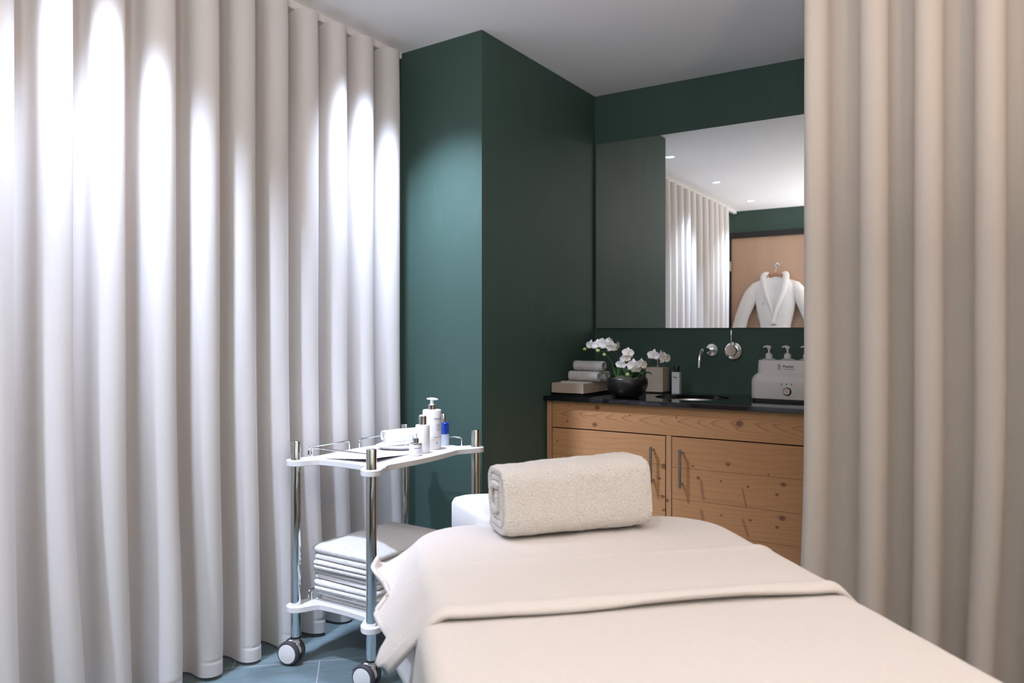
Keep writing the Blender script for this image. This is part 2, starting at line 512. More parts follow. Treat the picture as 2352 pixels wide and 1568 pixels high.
# ------------------------------------------------------------------ curtains
def fold_curtain(tips, end0, end1, amp, sq, base, along, name, mat, label, seed, z0, z1, hem=0.065, flare=0.35, face=1, yshift=0.03, per=22):
    """ripple-fold curtain; tips = positions of the fold tips along its rail"""
    ph = []
    tp = [end0] + list(tips) + [end1]
    phs = [-PI / 2 * 0.8] + [PI / 2 + 2 * PI * k for k in range(len(tips))] + [PI / 2 + 2 * PI * (len(tips) - 1) + 0.9 * PI]
    seq = []
    for k in range(len(tp) - 1):
        nseg = per if 0 < k < len(tp) - 2 else per // 2
        for i in range(nseg):
            u = i / nseg
            seq.append((tp[k] + (tp[k + 1] - tp[k]) * u, phs[k] + (phs[k + 1] - phs[k]) * u))
    seq.append((tp[-1], phs[-1]))
    zs = [z0, z0 + 0.02, hem - 0.012, hem - 0.004, hem, hem + 0.004, hem + 0.012, 0.11, 0.2, 0.35]
    zz = 0.5
    while zz < z1 - 0.2: zs.append(zz); zz += 0.14
    zs += [z1 - 0.12, z1 - 0.06, z1 - 0.02, z1]
    def pt(i, j):
        t, p = seq[i]; z = zs[j]
        g = 1 - sm(0.0, 1.3, z)                       # 1 at floor
        k = (p - PI / 2) / (2 * PI)
        s = math.sin(p)
        a = amp * (1 + flare * g * g * nz(k * 0.9 + seed, 3.1) * 1.6 + 0.10 * nz(k * 1.3, z * 0.5 + seed) + 0.08 * g)
        a *= 1 - 0.05 * sm(z1 - 0.25, z1, z)
        off = a * (s * 1.12 - 0.12 * math.sin(3 * p + PI) * 0 + 0.12 * (s ** 3 - s))
        off += 0.012 * g * nz(k * 1.7 + seed, z * 1.5) + 0.006 * nz(k * 3.1, z * 0.8, seed)
        y = t - sq * math.sin(2 * p) * (1 - 0.25 * g) + yshift * g * g + 0.022 * g * g * nz(k * 1.1 + 7 + seed, z)
        pinch = -0.0022 if abs(z - hem) < 0.003 else (0.0004 if z < hem else 0)
        if abs(z - hem) < 0.02: pinch += 0.005 * nz(t * 30, z * 20, seed)
        zw = z + (0.006 * math.sin(p) * (1 - 0) if j == 0 else 0) * 0 + (0.006 * nz(t * 6, seed) if j <= 6 else 0)
        off += pinch * (1 if s > 0 else -1) * abs(s) ** 0.5
        d = base + face * off
        return (d, y, zw) if along == 'y' else (y, d, zw)
    o = MB().grid(pt, len(seq), len(zs)).build(name, mat, sharp=0)
    return tag(o, label, 'curtain')

ltips = [q - 0.020 * (2.6 - q) / 2.0 for q in [0.03 - 0.158 * 0, 0.19, 0.35, 0.51, 0.67, 0.83, 1.00, 1.155, 1.312, 1.481, 1.643, 1.797, 1.948, 2.095, 2.250, 2.408, 2.575]]
fold_curtain(ltips, -0.05, 2.65, 0.074, 0.023, -2.321, 'y', 'window_curtain', M['curtain'],
             'long white wave-fold curtain hanging along the whole left wall behind the trolley', 1.7, 0.014, 2.452)
rt = [-0.470, -0.298, -0.160, -0.008, 0.135, 0.28, 0.44, 0.60, 0.76, 0.92, 1.08, 1.24, 1.40, 1.56, 1.72]
fold_curtain(rt, -0.508, 1.77, 0.054, 0.013, 2.497, 'x', 'dividing_curtain', M['curtain_side'],
             'floor-length cream curtain on the right, hanging beside the washstand', 5.2, 0.014, 2.452, flare=0.25, face=-1, yshift=-0.02)

def rail(name, label, a, b, along):
    t = thing(name, label, 'curtain rail', (a[0], a[1], H))
    L = (b[1] - a[1]) if along == 'y' else (b[0] - a[0])
    def bx(m, u0, u1, v0, v1, w0, w1):
        if along == 'y': m.box(v0, v1, u0, u1, w0, w1)
        else: m.box(u0, u1, v0, v1, w0, w1)
    m = MB()
    bx(m, 0, L, -0.016, 0.016, -0.012, 0); bx(m, 0, L, -0.016, -0.005, -0.028, -0.012); bx(m, 0, L, 0.005, 0.016, -0.028, -0.012)
    m.build('channel', M['track'], t, smooth=False)
    m = MB(); bx(m, 0.002, L - 0.002, -0.005, 0.005, -0.014, -0.0121); m.build('slot', M['black'], t, smooth=False)
    for e in (0, L):
        m = MB(); bx(m, e - 0.003, e + 0.003, -0.018, 0.018, -0.030, -0.0); m.build('end_cap', M['track'], t, smooth=False)
    g = MB()
    if along == 'y': g.lathe([(0.004, -0.006), (0.009, -0.005), (0.009, 0.005), (0.004, 0.006)], (0, L - 0.03, -0.036), 16, 'x')
    else: g.lathe([(0.004, -0.006), (0.009, -0.005), (0.009, 0.005), (0.004, 0.006)], (L - 0.02, 0, -0.036), 16, 'y')
    g.build('stop_glider', M['white_plastic'], t)
    return t
rail('curtain_rail', 'white ceiling rail carrying the long left curtain, ending at the green wall', (-2.352, -0.60), (-2.352, 2.715), 'y')
rail('curtain_rail', 'white ceiling rail carrying the cream curtain on the right', (-0.55, 2.505), (1.78, 2.505), 'x')

# ------------------------------------------------------------------ washstand with countertop
wc = thing('washstand_cabinet', 'knotty spruce washstand cabinet with two doors under the black countertop', 'cabinet', (-1.86, 3.795, 0))
W = 1.31; FY = -0.545
wpan = wood('spruce_fascia', SPR, SPD, knots=[(0.275, 0.838, 0.010), (0.262, 0.757, 0.010), (0.945, 0.805, 0.012), (0.44, 0.812, 0.003), (0.665, 0.815, 0.004), (0.12, 0.838, 0.003), (0.115, 0.765, 0.0045), (0.04, 0.792, 0.003)],
            cath=(0.795, 0.052, 12), line=0.75, streaks=[(0.20, 0.797, 0.265, 0.797, 0.004)])
wd1 = wood('spruce_door_left', SPR, SPD, knots=[(0.608, 0.592, 0.012), (0.585, 0.535, 0.006), (0.60, 0.455, 0.008), (0.605, 0.395, 0.006), (0.06, 0.665, 0.004), (0.22, 0.52, 0.007), (0.40, 0.34, 0.009)],
           planks=(0.60, 0.458, 0.32, 0.18), freq=42, line=0.32)
wd2 = wood('spruce_door_right', (0.57, 0.285, 0.125), SPD, knots=[(0.895, 0.628, 0.0075), (0.74, 0.605, 0.005), (0.865, 0.552, 0.004), (0.98, 0.54, 0.005), (1.10, 0.52, 0.006), (1.125, 0.565, 0.009), (0.867, 0.405, 0.004), (0.99, 0.40, 0.005), (1.10, 0.385, 0.006), (1.12, 0.425, 0.010), (1.065, 0.60, 0.004), (0.765, 0.556, 0.007)],
           planks=(0.592, 0.452, 0.315, 0.175), freq=42, line=0.32, streaks=[(0.775, 0.556, 0.79, 0.452, 0.012), (0.775, 0.425, 0.80, 0.32, 0.012), (0.955, 0.54, 0.975, 0.445, 0.007), (0.955, 0.41, 0.985, 0.32, 0.009)])
wst = wood('spruce_frame', (0.58, 0.33, 0.17), SPD, freq=70, line=0.35, vertical=True, knots=[(0.44, 0.622, 0.007)])
MB().box(0.0, 0.028, FY, 0, 0, 0.862).build('side_panel', wst, wc, bevel=0.0015)
MB().box(W - 0.03, W, FY, 0, 0, 0.862).build('side_panel', wst, wc, bevel=0.0015)
MB().box(0.031, W - 0.032, FY, FY + 0.022, 0.732, 0.862).build('fascia', wpan, wc, bevel=0.0015)
MB().box(0.616, 0.640, FY + 0.001, FY + 0.03, 0.08, 0.731).build('stile', wst, wc, bevel=0.0015)
MB().box(0.03, W - 0.03, FY + 0.05, -0.01, 0.08, 0.10).build('bottom_panel', wst, wc)
MB().box(0.03, W - 0.03, FY + 0.06, FY + 0.08, 0.0, 0.08).build('plinth', M['black'], wc, smooth=False)
MB().box(0.03, W - 0.03, FY + 0.035, FY + 0.04, 0.10, 0.74).build('inner_board', M['black'], wc, smooth=False)
def pull(parent, x, z0, z1):
    m = MB()
    m.lathe([(0.0052, z0), (0.0060, z0 + 0.001), (0.0060, z1 - 0.001), (0.0052, z1)], (x, FY - 0.032, 0), 16)
    for z in (z0 + 0.016, z1 - 0.016):
        m.lathe([(0.0055, FY - 0.032), (0.0055, FY - 0.0012), (0.0072, FY - 0.0011), (0.0072, FY)], (x, 0, z), 14, 'y')
    m.build('handle', M['steel'], parent)
d1 = MB().box(0.032, 0.612, FY, FY + 0.02, 0.085, 0.727).build('door', wd1, wc, bevel=0.0015)
d2 = MB().box(0.644, W - 0.033, FY, FY + 0.02, 0.085, 0.727).build('door', wd2, wc, bevel=0.0015)
pull(d1, 0.556, 0.512, 0.682); pull(d2, 0.692, 0.508, 0.680)

SX, SY, SR = -1.22, 3.525, 0.172                 # round undermounted basin
def hole_slab(x0, x1, y0, y1, z0, z1, cx, cy, r, n=72):
    ang = sorted(set([2 * PI * i / n for i in range(n)] + [math.atan2(y - cy, x - cx) % (2 * PI) for x in (x0, x1) for y in (y0, y1)]))
    m = len(ang); ci = []; ro = []
    for a in ang:
        c, s_ = math.cos(a), math.sin(a)
        ci.append((cx + r * c, cy + r * s_))
        ks = []
        if abs(c) > 1e-9: ks += [((x1 if c > 0 else x0) - cx) / c]
        if abs(s_) > 1e-9: ks += [((y1 if s_ > 0 else y0) - cy) / s_]
        k = min(ks); ro.append((cx + k * c, cy + k * s_))
    e = 0.0015
    rings = [[(x, y, z1) for x, y in ci], [(x, y, z1) for x, y in ro], [(x, y, z0) for x, y in ro], [(x, y, z0) for x, y in ci]]
    vs = [p for rg in rings for p in rg]; fs = []
    for j in range(4):
        j2 = (j + 1) % 4
        for i in range(m):
            k = (i + 1) % m
            fs.append((j * m + i, j * m + k, j2 * m + k, j2 * m + i))
    return MB().add(vs, fs)
ct = hole_slab(-1.864, -0.525, 3.222, 3.798, 0.8625, 0.884, SX, SY, SR).build('countertop', M['stone'], smooth=False, bevel=0.002)
tag(ct, 'glossy black stone countertop with a round basin cut-out on the spruce cabinet', 'countertop')
bs = thing('wash_basin', 'round stainless steel basin sunk into the black countertop', 'sink', (SX, SY, 0.75))
prof = [(SR + 0.012, 0.1122), (SR + 0.001, 0.1122), (SR - 0.001, 0.105), (SR - 0.008, 0.05), (SR - 0.035, 0.012), (0.06, 0.0), (0.022, -0.004)]
MB().lathe(prof, n=56, cap0=False, cap1=False).build('bowl', M['steel'], bs, solid=0.001)
MB().lathe([(0.023, -0.004), (0.020, -0.001), (0.004, -0.003)], n=24).build('drain', M['chrome'], bs)

mi = thing('wall_mirror', 'large frameless mirror on the green wall above the washstand', 'mirror', (-1.86, 3.7985, 1.217))
MB().box(0.008, 1.31, -0.012, -0.0005, 0, 1.012).build('glass', M['mirror'], mi, smooth=False)
e_ = MB(); e_.box(0.0055, 0.0078, -0.012, -0.0005, 0, 1.012); e_.build('polished_edge', M['chrome'], mi, smooth=False)

sp_ = thing('wall_spout', 'chrome wall spout with a round rosette, left of the mixer lever', 'tap', (-1.207, 3.799, 1.106))
MB().lathe([(0.029, -0.001), (0.031, -0.004), (0.030, -0.009), (0.012, -0.010)], n=40, axis='y').build('rosette', M['chrome'], sp_)
pts = [(0, -0.008, 0), (0, -0.15, 0)]
for k in range(1, 9):
    a = PI / 2 * k / 8 * 0.94; pts.append((0, -0.15 - 0.052 * math.sin(a), -0.052 * (1 - math.cos(a))))
pts.append((0, -0.208, -0.085))
MB().tube(pts, 0.0105, 18).build('pipe', M['chrome'], sp_)
MB().lathe([(0.0125, -0.04), (0.0125, -0.016)], n=24, axis='y').build('collar', M['chrome'], sp_)
mx = thing('mixer_tap', 'chrome wall mixer with an upright pin lever under the mirror', 'tap', (-1.0985, 3.799, 1.103))
MB().lathe([(0.041, -0.001), (0.043, -0.005), (0.042, -0.011), (0.020, -0.013)], n=44, axis='y').build('rosette', M['chrome'], mx)
MB().lathe([(0.0265, -0.0125), (0.027, -0.015), (0.027, -0.050), (0.0255, -0.053)], n=40, axis='y').build('knob', M['chrome'], mx)
MB().lathe([(0.0035, 0.020), (0.0045, 0.024), (0.0045, 0.101), (0.0035, 0.103)], (0, -0.044, 0), 14).build('lever', M['chrome'], mx)

# ------------------------------------------------------------------ towels
def spiral_roll(L, ry, rz, turns, thick, sq=2.0, nl=26, amp=0.002, seed=0.0, start=-0.35, per=44, endj=0.01, rounding=0.6):
    """rolled towel along x, resting on z=0"""
    n = int(per * turns)
    sec = []
    gap = thick * 1.05
    for i in range(n + 1):
        a = start * PI - 2 * PI * turns * i / n
        c, s_ = math.cos(a), math.sin(a)
        e = 2.0 / sq
        px = math.copysign(abs(c) ** e, c); pz = math.copysign(abs(s_) ** e, s_)
        k = gap * turns * (i / n)
        sec.append(((ry - k) * px, (rz - k) * pz, (ry - k - thick) * px, (rz - k - thick) * pz, i / n * turns))
    mb = MB()
    sect = [(a, b, t) for a, b, _, _, t in sec] + [(c, d, t) for _, _, c, d, t in reversed(sec)]
    m = len(sect)
    def pt(i, j):
        y, z, t = sect[i % m]
        u = -1 + 2 * j / (nl - 1)
        x = u * L / 2 + u * u * u * endj * nz(math.floor(t * 2) * 1.37 + seed, 2.2) * 1.6 - math.copysign(1, u) * 0 
        q = 1 - 0.06 * rounding * max(0, abs(u) - 0.9) * 10 * abs(u)
        f = 1 + amp / max(0.02, rz) * (nz(x * 14 + seed, y * 14, z * 14) + 0.7 * nz(x * 50, y * 50 + seed, z * 50))
        return (x, y * q * f, z * q * f + rz)
    mb.grid(pt, m, nl, wrap=True)
    k0 = 0; o0 = 0
    for j in (0, nl - 1):
        for i in range(len(sec) - 1):
            mb.f.append((j * m + i, j * m + i + 1, j * m + m - 2 - i, j * m + m - 1 - i))
    return mb

# small rolled towels in the tray
tray = thing('towel_tray', 'pale wooden tray in the corner of the countertop, holding rolled towels', 'tray', (-1.772, 3.465, 0.884))
tm = MB(); hx, hy = 0.088, 0.165
tm.box(-hx, hx, -hy, hy, 0.006, 0.012)
for a in ((-hx, hx, -hy, -hy + 0.009), (-hx, hx, hy - 0.009, hy), (-hx, -hx + 0.009, -hy + 0.009, hy - 0.009), (hx - 0.009, hx, -hy + 0.009, hy - 0.009)):
    tm.box(*a, 0.006, 0.060)
tm.build('box', M['beige_box'], tray, smooth=False)
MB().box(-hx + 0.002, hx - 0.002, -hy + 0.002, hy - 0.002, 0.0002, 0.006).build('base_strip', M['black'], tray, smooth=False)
roll_me = spiral_roll(0.156, 0.0305, 0.0285, 3, 0.0075, nl=16, amp=0.0016, seed=3, per=26)
tr0 = None
spots = [(-1.772, 3.395, 0.8963, 'rolled white hand towel lying lowest at the front of the tray', 0),
         (-1.772, 3.465, 0.8963, 'rolled white hand towel lying lowest in the middle of the tray, mostly hidden', 0.02),
         (-1.772, 3.535, 0.8963, 'rolled white hand towel lying lowest at the back of the tray, mostly hidden', -0.02),
         (-1.742, 3.428, 0.9465, 'rolled white hand towel in the second layer, just under the top one', 0.03),
         (-1.728, 3.500, 0.9465, 'rolled white hand towel in the second layer, peeping out behind the orchid', -0.05),
         (-1.730, 3.458, 0.9975, 'topmost rolled white hand towel on the pyramid in the tray', 0.0)]
for x, y, z, lab, rz in spots:
    if tr0 is None:
        tr0 = roll_me.build('rolled_towel', M['towel'], sharp=0); o = tr0
    else:
        o = tr0.copy(); COL.objects.link(o)
    o.location = (x, y, z); o.rotation_euler = (0, 0, rz)
    tag(o, lab, 'towel', 'rolled hand towels in the tray')

# ------------------------------------------------------------------ orchid bowl
orc = thing('potted_orchid', 'white orchid with green buds planted in a round black bowl', 'potted plant', (-1.475, 3.345, 0.884))
bp = [(0.040, 0.0003), (0.055, 0.002), (0.078, 0.020), (0.094, 0.045), (0.099, 0.068), (0.097, 0.088), (0.094, 0.093), (0.090, 0.0925), (0.092, 0.08), (0.088, 0.07)]
MB().lathe(bp, n=56, cap1=False).build('bowl', M['bowl'], orc, sharp=60)
def mossf(i, j):
    a = 2 * PI * i / 40; r = 0.0915 * j / 12
    x, y = r * math.cos(a), r * math.sin(a)
    return (x, y, 0.083 + 0.018 * (1 - (j / 12) ** 2) + 0.012 * nz(x * 40, y * 40) + 0.007 * nz(x * 110, y * 110, 3))
tag(MB().grid(mossf, 40, 13, wrap=True).build('moss', M['moss'], orc, sharp=0), kind='stuff')
def bez(p, q, r_, s_, n=14):
    out = []
    for i in range(n + 1):
        t = i / n; k = 1 - t
        out.append(tuple(k ** 3 * p[m] + 3 * k * k * t * q[m] + 3 * k * t * t * r_[m] + t ** 3 * s_[m] for m in range(3)))
    return out
def stem(p, q, r_, s_, rad=0.0021):
    MB().tube(bez(p, q, r_, s_), rad, 8).build('stem', M['stem'], orc)
stem((-0.085 + 0.03, 0.0, 0.09), (-0.075, 0, 0.16), (-0.085, -0.005, 0.235), (-0.20, -0.02, 0.232))
stem((-0.03, 0.012, 0.09), (-0.045, 0.01, 0.17), (-0.05, 0.0, 0.235), (-0.09, -0.01, 0.246))
stem((0.02, -0.02, 0.09), (0.03, -0.03, 0.15), (0.03, -0.04, 0.20), (0.03, -0.04, 0.20))
stem((0.03, -0.03, 0.10), (0.05, -0.04, 0.14), (0.07, -0.045, 0.155), (0.095, -0.045, 0.152))
stem((0.055, 0.01, 0.09), (0.085, 0.01, 0.16), (0.10, 0.02, 0.195), (0.19, 0.02, 0.185))
def leaf(base, direc, up, L, w):
    d = Vector(direc).normalized(); sd = d.cross(Vector((0, 0, 1))).normalized()
    def f(i, j):
        t = j / 10; s_ = (i - 3) / 3
        wd = w * math.sin(PI * min(1, t * 0.93 + 0.07)) ** 0.7
        z = up * math.sin(t * PI * 0.75) + abs(s_) * wd * 0.25
        p = Vector(base) + d * (L * t) + sd * (s_ * wd) + Vector((0, 0, z))
        return tuple(p)
    MB().grid(f, 7, 11).build('leaf', M['leaf'], orc, sharp=0, solid=0.0015)
leaf((-0.05, 0.0, 0.094), (-0.3, 0.5, 0), 0.045, 0.10, 0.018)
leaf((-0.02, 0.02, 0.094), (0.8, 0.5, 0), 0.05, 0.10, 0.020)
leaf((-0.05, -0.01, 0.094), (-1, -0.5, 0), 0.02, 0.075, 0.013)
leaf((0.04, -0.02, 0.094), (0.7, -0.4, 0), 0.03, 0.075, 0.020)
leaf((0.0, 0.02, 0.094), (-0.9, 0.4, 0), 0.06, 0.11, 0.018)
leaf((0.05, 0.02, 0.094), (0.9, 0.2, 0), 0.025, 0.065, 0.022)
def petal_mesh(mb, ang, L, w, cup, M0, back=0.0):
    ca, sa = math.cos(ang), math.sin(ang)
    def f(i, j):
        t = j / 8; s_ = (i - 4) / 4
        wd = w * (math.sin(PI * (0.06 + 0.94 * t) ** 0.85)) ** 0.75 if t < 1 else 0.0008
        u = L * t; v = s_ * wd
        n_ = cup * (t * t) - 0.25 * wd * s_ * s_ + back
        p = Vector((u * ca - v * sa, n_, u * sa + v * ca))
        return tuple(M0 @ p)
    mb.grid(f, 9, 9)
def flower(pos, yaw, tilt, s=1.0, roll=0.0):
    Mx = Matrix.Translation(pos) @ Matrix.Rotation(yaw, 4, 'Z') @ Matrix.Rotation(tilt, 4, 'X') @ Matrix.Rotation(roll, 4, 'Y') @ Matrix.Scale(s, 4)
    mb = MB()
    for a in (PI / 2, PI / 2 + 2.15, PI / 2 - 2.15): petal_mesh(mb, a, 0.030, 0.0105, 0.004, Mx, 0.002)
    for a in (0.18, PI - 0.18): petal_mesh(mb, a, 0.031, 0.0175, 0.002, Mx, -0.002)
    fl = mb.build('flower', M['petal'], orc, sharp=0, solid=0.0006)
    lp = MB(); petal_mesh(lp, -PI / 2, 0.014, 0.006, -0.008, Mx, -0.004)
    lp.ball(tuple(Mx @ Vector((0, -0.004, 0.001))), 0.0035 * s, 8, 6)
    tag(lp.build('lip', M['lip'], fl, sharp=0), 'yellowish flower centre')
FL = [(-0.180, -0.02, 0.247, -0.5, 0.2, 1.0, 0.1), (-0.140, -0.025, 0.250, -0.2, -0.1, 1.05, -0.2), (-0.128, -0.0, 0.262, 0.5, -0.3, 0.9, 0.2),
      (-0.095, -0.025, 0.249, 0.1, 0.05, 1.15, 0.1), (-0.066, -0.02, 0.238, 0.3, 0.25, 1.1, -0.1), (-0.092, -0.0, 0.266, 0.8, -0.2, 0.85, 0.3), (-0.043, -0.01, 0.245, 1.3, 0.1, 0.85, 0.0),
      (0.027, -0.05, 0.213, 0.15, -0.2, 1.05, 0.1), (-0.004, -0.06, 0.158, -0.25, 0.2, 0.95, 0.1), (0.018, -0.055, 0.188, 0.2, 0.1, 1.0, -0.2),
      (0.060, -0.06, 0.155, 0.1, 0.05, 1.2, 0.0), (0.094, -0.05, 0.160, 0.55, 0.0, 1.1, 0.15), (0.07, -0.055, 0.138, 0.3, 0.5, 0.9, 0.0),
      (0.132, 0.005, 0.202, -0.2, 0.1, 1.1, 0.15), (0.186, 0.01, 0.188, 0.6, 0.1, 1.1, -0.1), (0.168, 0.015, 0.204, 1.1, -0.1, 0.9, 0.1)]
for a in FL: flower(Vector(a[:3]), a[3] + 0.4, a[4], a[5] * 0.93, a[6])
for (x, y, z, r) in ((-0.214, -0.02, 0.228, 0.0085), (-0.138, -0.03, 0.222, 0.0095), (-0.104, -0.03, 0.203, 0.008), (0.030, -0.06, 0.113, 0.009), (-0.04, -0.02, 0.243, 0.004)):
    MB().ball((x, y, z), (r * 1.15, r, r * 0.95), 14, 9).build('bud', M['bud'], orc, sharp=0)
MB().tube(bez((0.03, -0.06, 0.12), (0.03, -0.05, 0.14), (0.035, -0.04, 0.15), (0.04, -0.035, 0.13)), 0.0012, 6).build('stem', M['stem'], orc)
MB().tube(bez((-0.104, -0.03, 0.208), (-0.10, -0.03, 0.225), (-0.10, -0.02, 0.235), (-0.11, -0.012, 0.238)), 0.0012, 6).build('stem', M['stem'], orc)

# ------------------------------------------------------------------ soap dispenser, lotion bottle
ds = thing('soap_dispenser', 'square pale wooden soap dispenser behind the orchid against the green wall', 'soap dispenser', (-1.470, 3.722, 0.884))
MB().box(-0.046, 0.046, -0.046, 0.046, 0.006, 0.130).build('body', M['beige_box'], ds, bevel=0.001)
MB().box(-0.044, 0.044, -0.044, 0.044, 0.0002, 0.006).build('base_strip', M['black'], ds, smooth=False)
p_ = MB(); p_.lathe([(0.011, 0.130), (0.011, 0.140), (0.005, 0.1405), (0.005, 0.168)], n=20)
p_.build('pump_stem', M['chrome'], ds)
p_ = MB(); p_.lathe([(0.007, 0.168), (0.008, 0.170), (0.008, 0.176), (0.006, 0.178)], n=18); p_.tube([(0, 0, 0.173), (0.01, -0.02, 0.174), (0.015, -0.034, 0.170)], 0.0035, 8)
p_.build('pump_head', M['chrome'], ds)
lb = thing('lotion_bottle', 'small square white lotion bottle with a black cap beside the wooden dispenser', 'bottle', (-1.368, 3.722, 0.884))
MB().prism(rrect(0.0205, 0.0155, 0.003), 0.0003, 0.108, 0.001).build('body', M['white_plastic'], lb)
MB().lathe([(0.013, 0.108), (0.0145, 0.109), (0.0145, 0.138), (0.0138, 0.1395)], n=28).build('cap', M['black'], lb)
ic = MB()                                         # leaping animal mark with a line of small print
ic.box(-0.010, 0.006, -0.0159, -0.0156, 0.080, 0.0835)
ic.box(-0.013, -0.009, -0.0159, -0.0156, 0.0825, 0.087)
ic.box(0.005, 0.010, -0.0159, -0.0156, 0.0775, 0.081)
ic.box(-0.0085, -0.007, -0.0159, -0.0156, 0.0765, 0.080)
ic.box(0.003, 0.0045, -0.0159, -0.0156, 0.0765, 0.080)
ic.build('printed_mark', M['ink_black'], lb, smooth=False)
ic = MB()
for k in range(4): ic.box(-0.012 + k * 0.006, -0.0085 + k * 0.006, -0.0159, -0.0156, 0.070, 0.0715)
ic.build('small_print', M['ink_light'], lb, smooth=False)

# ------------------------------------------------------------------ writing
def text_mb(txt, size, bold=0.0):
    cu = bpy.data.curves.new('lettering', 'FONT')
    cu.body = txt; cu.size = size; cu.align_x = 'CENTER'; cu.extrude = 0.0; cu.offset = bold; cu.resolution_u = 3
    ob = bpy.data.objects.new('lettering', cu); COL.objects.link(ob)
    bpy.context.view_layer.update()
    me = bpy.data.meshes.new_from_object(ob.evaluated_get(bpy.context.evaluated_depsgraph_get()))
    mb = MB().add([tuple(v.co) for v in me.vertices], [tuple(p.vertices) for p in me.polygons])
    bpy.data.objects.remove(ob); bpy.data.curves.remove(cu); bpy.data.meshes.remove(me)
    return mb
def wrap(mb, R, ang, z):
    """bend flat x-y shapes onto a cylinder; ang = heading of their middle (0 = -y side, growing to +x)"""
    mb.v = [((R * math.sin(ang + x / R)), -R * math.cos(ang + x / R), z + y) for x, y, _ in mb.v]
    return mb
def bars(rows):
    mb = MB()
    for y, segs, h in rows:
        for a, b in segs:
            n = max(1, int((b - a) / 0.002))
            for k in range(n):
                x0 = a + (b - a) * k / n; x1 = a + (b - a) * (k + 1) / n
                mb.add([(x0, y, 0), (x1, y, 0), (x1, y + h, 0), (x0, y + h, 0)], [(0, 1, 2, 3)])
    return mb

# ------------------------------------------------------------------ lotion warmer
lw = thing('lotion_warmer', 'glossy white triple lotion warmer with a steel knob at the right end of the countertop', 'lotion warmer', (-0.786, 3.575, 0.884))
def sq_ring(hx, hy, r, z): return [(x, y, z) for x, y in rrect(hx, hy, r, 8)]
secs = [(0.148, 0.083, 0.03, 0.012), (0.150, 0.085, 0.032, 0.016), (0.150, 0.085, 0.032, 0.085), (0.148, 0.083, 0.032, 0.100), (0.141, 0.076, 0.032, 0.114), (0.133, 0.068, 0.03, 0.121), (0.127, 0.062, 0.028, 0.126), (0.124, 0.060, 0.026, 0.18), (0.122, 0.058, 0.025, 0.184)]
bd = MB(); rings = [sq_ring(*s_) for s_ in secs]; m = len(rings[0])
bd.add([p for r_ in rings for p in r_], [(j * m + i, j * m + (i + 1) % m, (j + 1) * m + (i + 1) % m, (j + 1) * m + i) for j in range(len(rings) - 1) for i in range(m)] + [tuple(range(m)), tuple((len(rings) - 1) * m + i for i in range(m))])
bd.build('body', M['white_plastic'], lw, sharp=50)
bd = MB().prism(rrect(0.145, 0.080, 0.03), 0.0003, 0.012)
bd.build('base', M['black'], lw)
fy = -0.0852
kb = MB().lathe([(0.0135, fy - 0.012), (0.0145, fy - 0.010), (0.0145, fy)], (0.012, 0, 0.048), 32, 'y').build('knob', M['chrome'], lw)
MB().lathe([(0.0185, fy - 0.003), (0.0185, fy - 0.0001)], (0.013, 0, 0.047), 32, 'y').build('dial_ring', M['black'], kb)
MB().box(0.0112, 0.0128, fy - 0.0135, fy - 0.0119, 0.037, 0.060).build('pointer', M['steel'], kb, smooth=False)
for k in (-1, 0, 1):
    MB().lathe([(0.0028, fy - 0.001), (0.0028, fy)], (0.010 + 0.022 * k, 0, 0.080), 14, 'y').build('indicator', M['ink_black'], lw)
tk = MB()
for k in range(7):
    a = math.radians(20 + 140 * k / 6); c, s_ = math.cos(a), math.sin(a)
    tk.box(0.012 + 0.0225 * c - 0.0008, 0.012 + 0.0225 * c + 0.0008, fy - 0.0004, fy - 0.0001, 0.048 + 0.0225 * s_ - 0.0008, 0.048 + 0.0225 * s_ + 0.0008)
tk.build('dial_marks', M['ink_grey'], lw, smooth=False)
fy2 = -0.0625
tx = text_mb('Master', 0.0175)
tx.v = [(x + 0.012, fy2, 0.152 + y) for x, y, _ in tx.v]
tx.build('lettering', M['ink_black'], lw, smooth=False)
br_ = bars([(0.0, [(-0.02, 0.022)], 0.0016)])
br_.v = [(x + 0.016, fy2, 0.1445 + y) for x, y, _ in br_.v]
br_.build('small_print', M['ink_grey'], lw, smooth=False)
lg = MB()                                         # framed figure mark
for a in ((-0.034, -0.0335, 0.143, 0.166), (-0.0195, -0.019, 0.143, 0.160), (-0.034, -0.019, 0.143, 0.1435), (-0.034, -0.029, 0.1655, 0.166)):
    lg.box(a[0], a[1], fy2 - 0.0002, fy2, a[2], a[3])
lg.box(-0.0275, -0.0250, fy2 - 0.0002, fy2, 0.143, 0.161)
lg.add([(-0.0275, fy2, 0.158), (-0.025, fy2, 0.158), (-0.021, fy2, 0.168), (-0.0225, fy2, 0.168)], [(0, 1, 2, 3)])
lg.add([(-0.0275, fy2, 0.158), (-0.025, fy2, 0.158), (-0.0295, fy2, 0.167), (-0.031, fy2, 0.167)], [(0, 1, 2, 3)])
lg.build('logo', M['ink_black'], lw, smooth=False)
lids = M['white_plastic']
pump_z = 1.068
pb0 = None
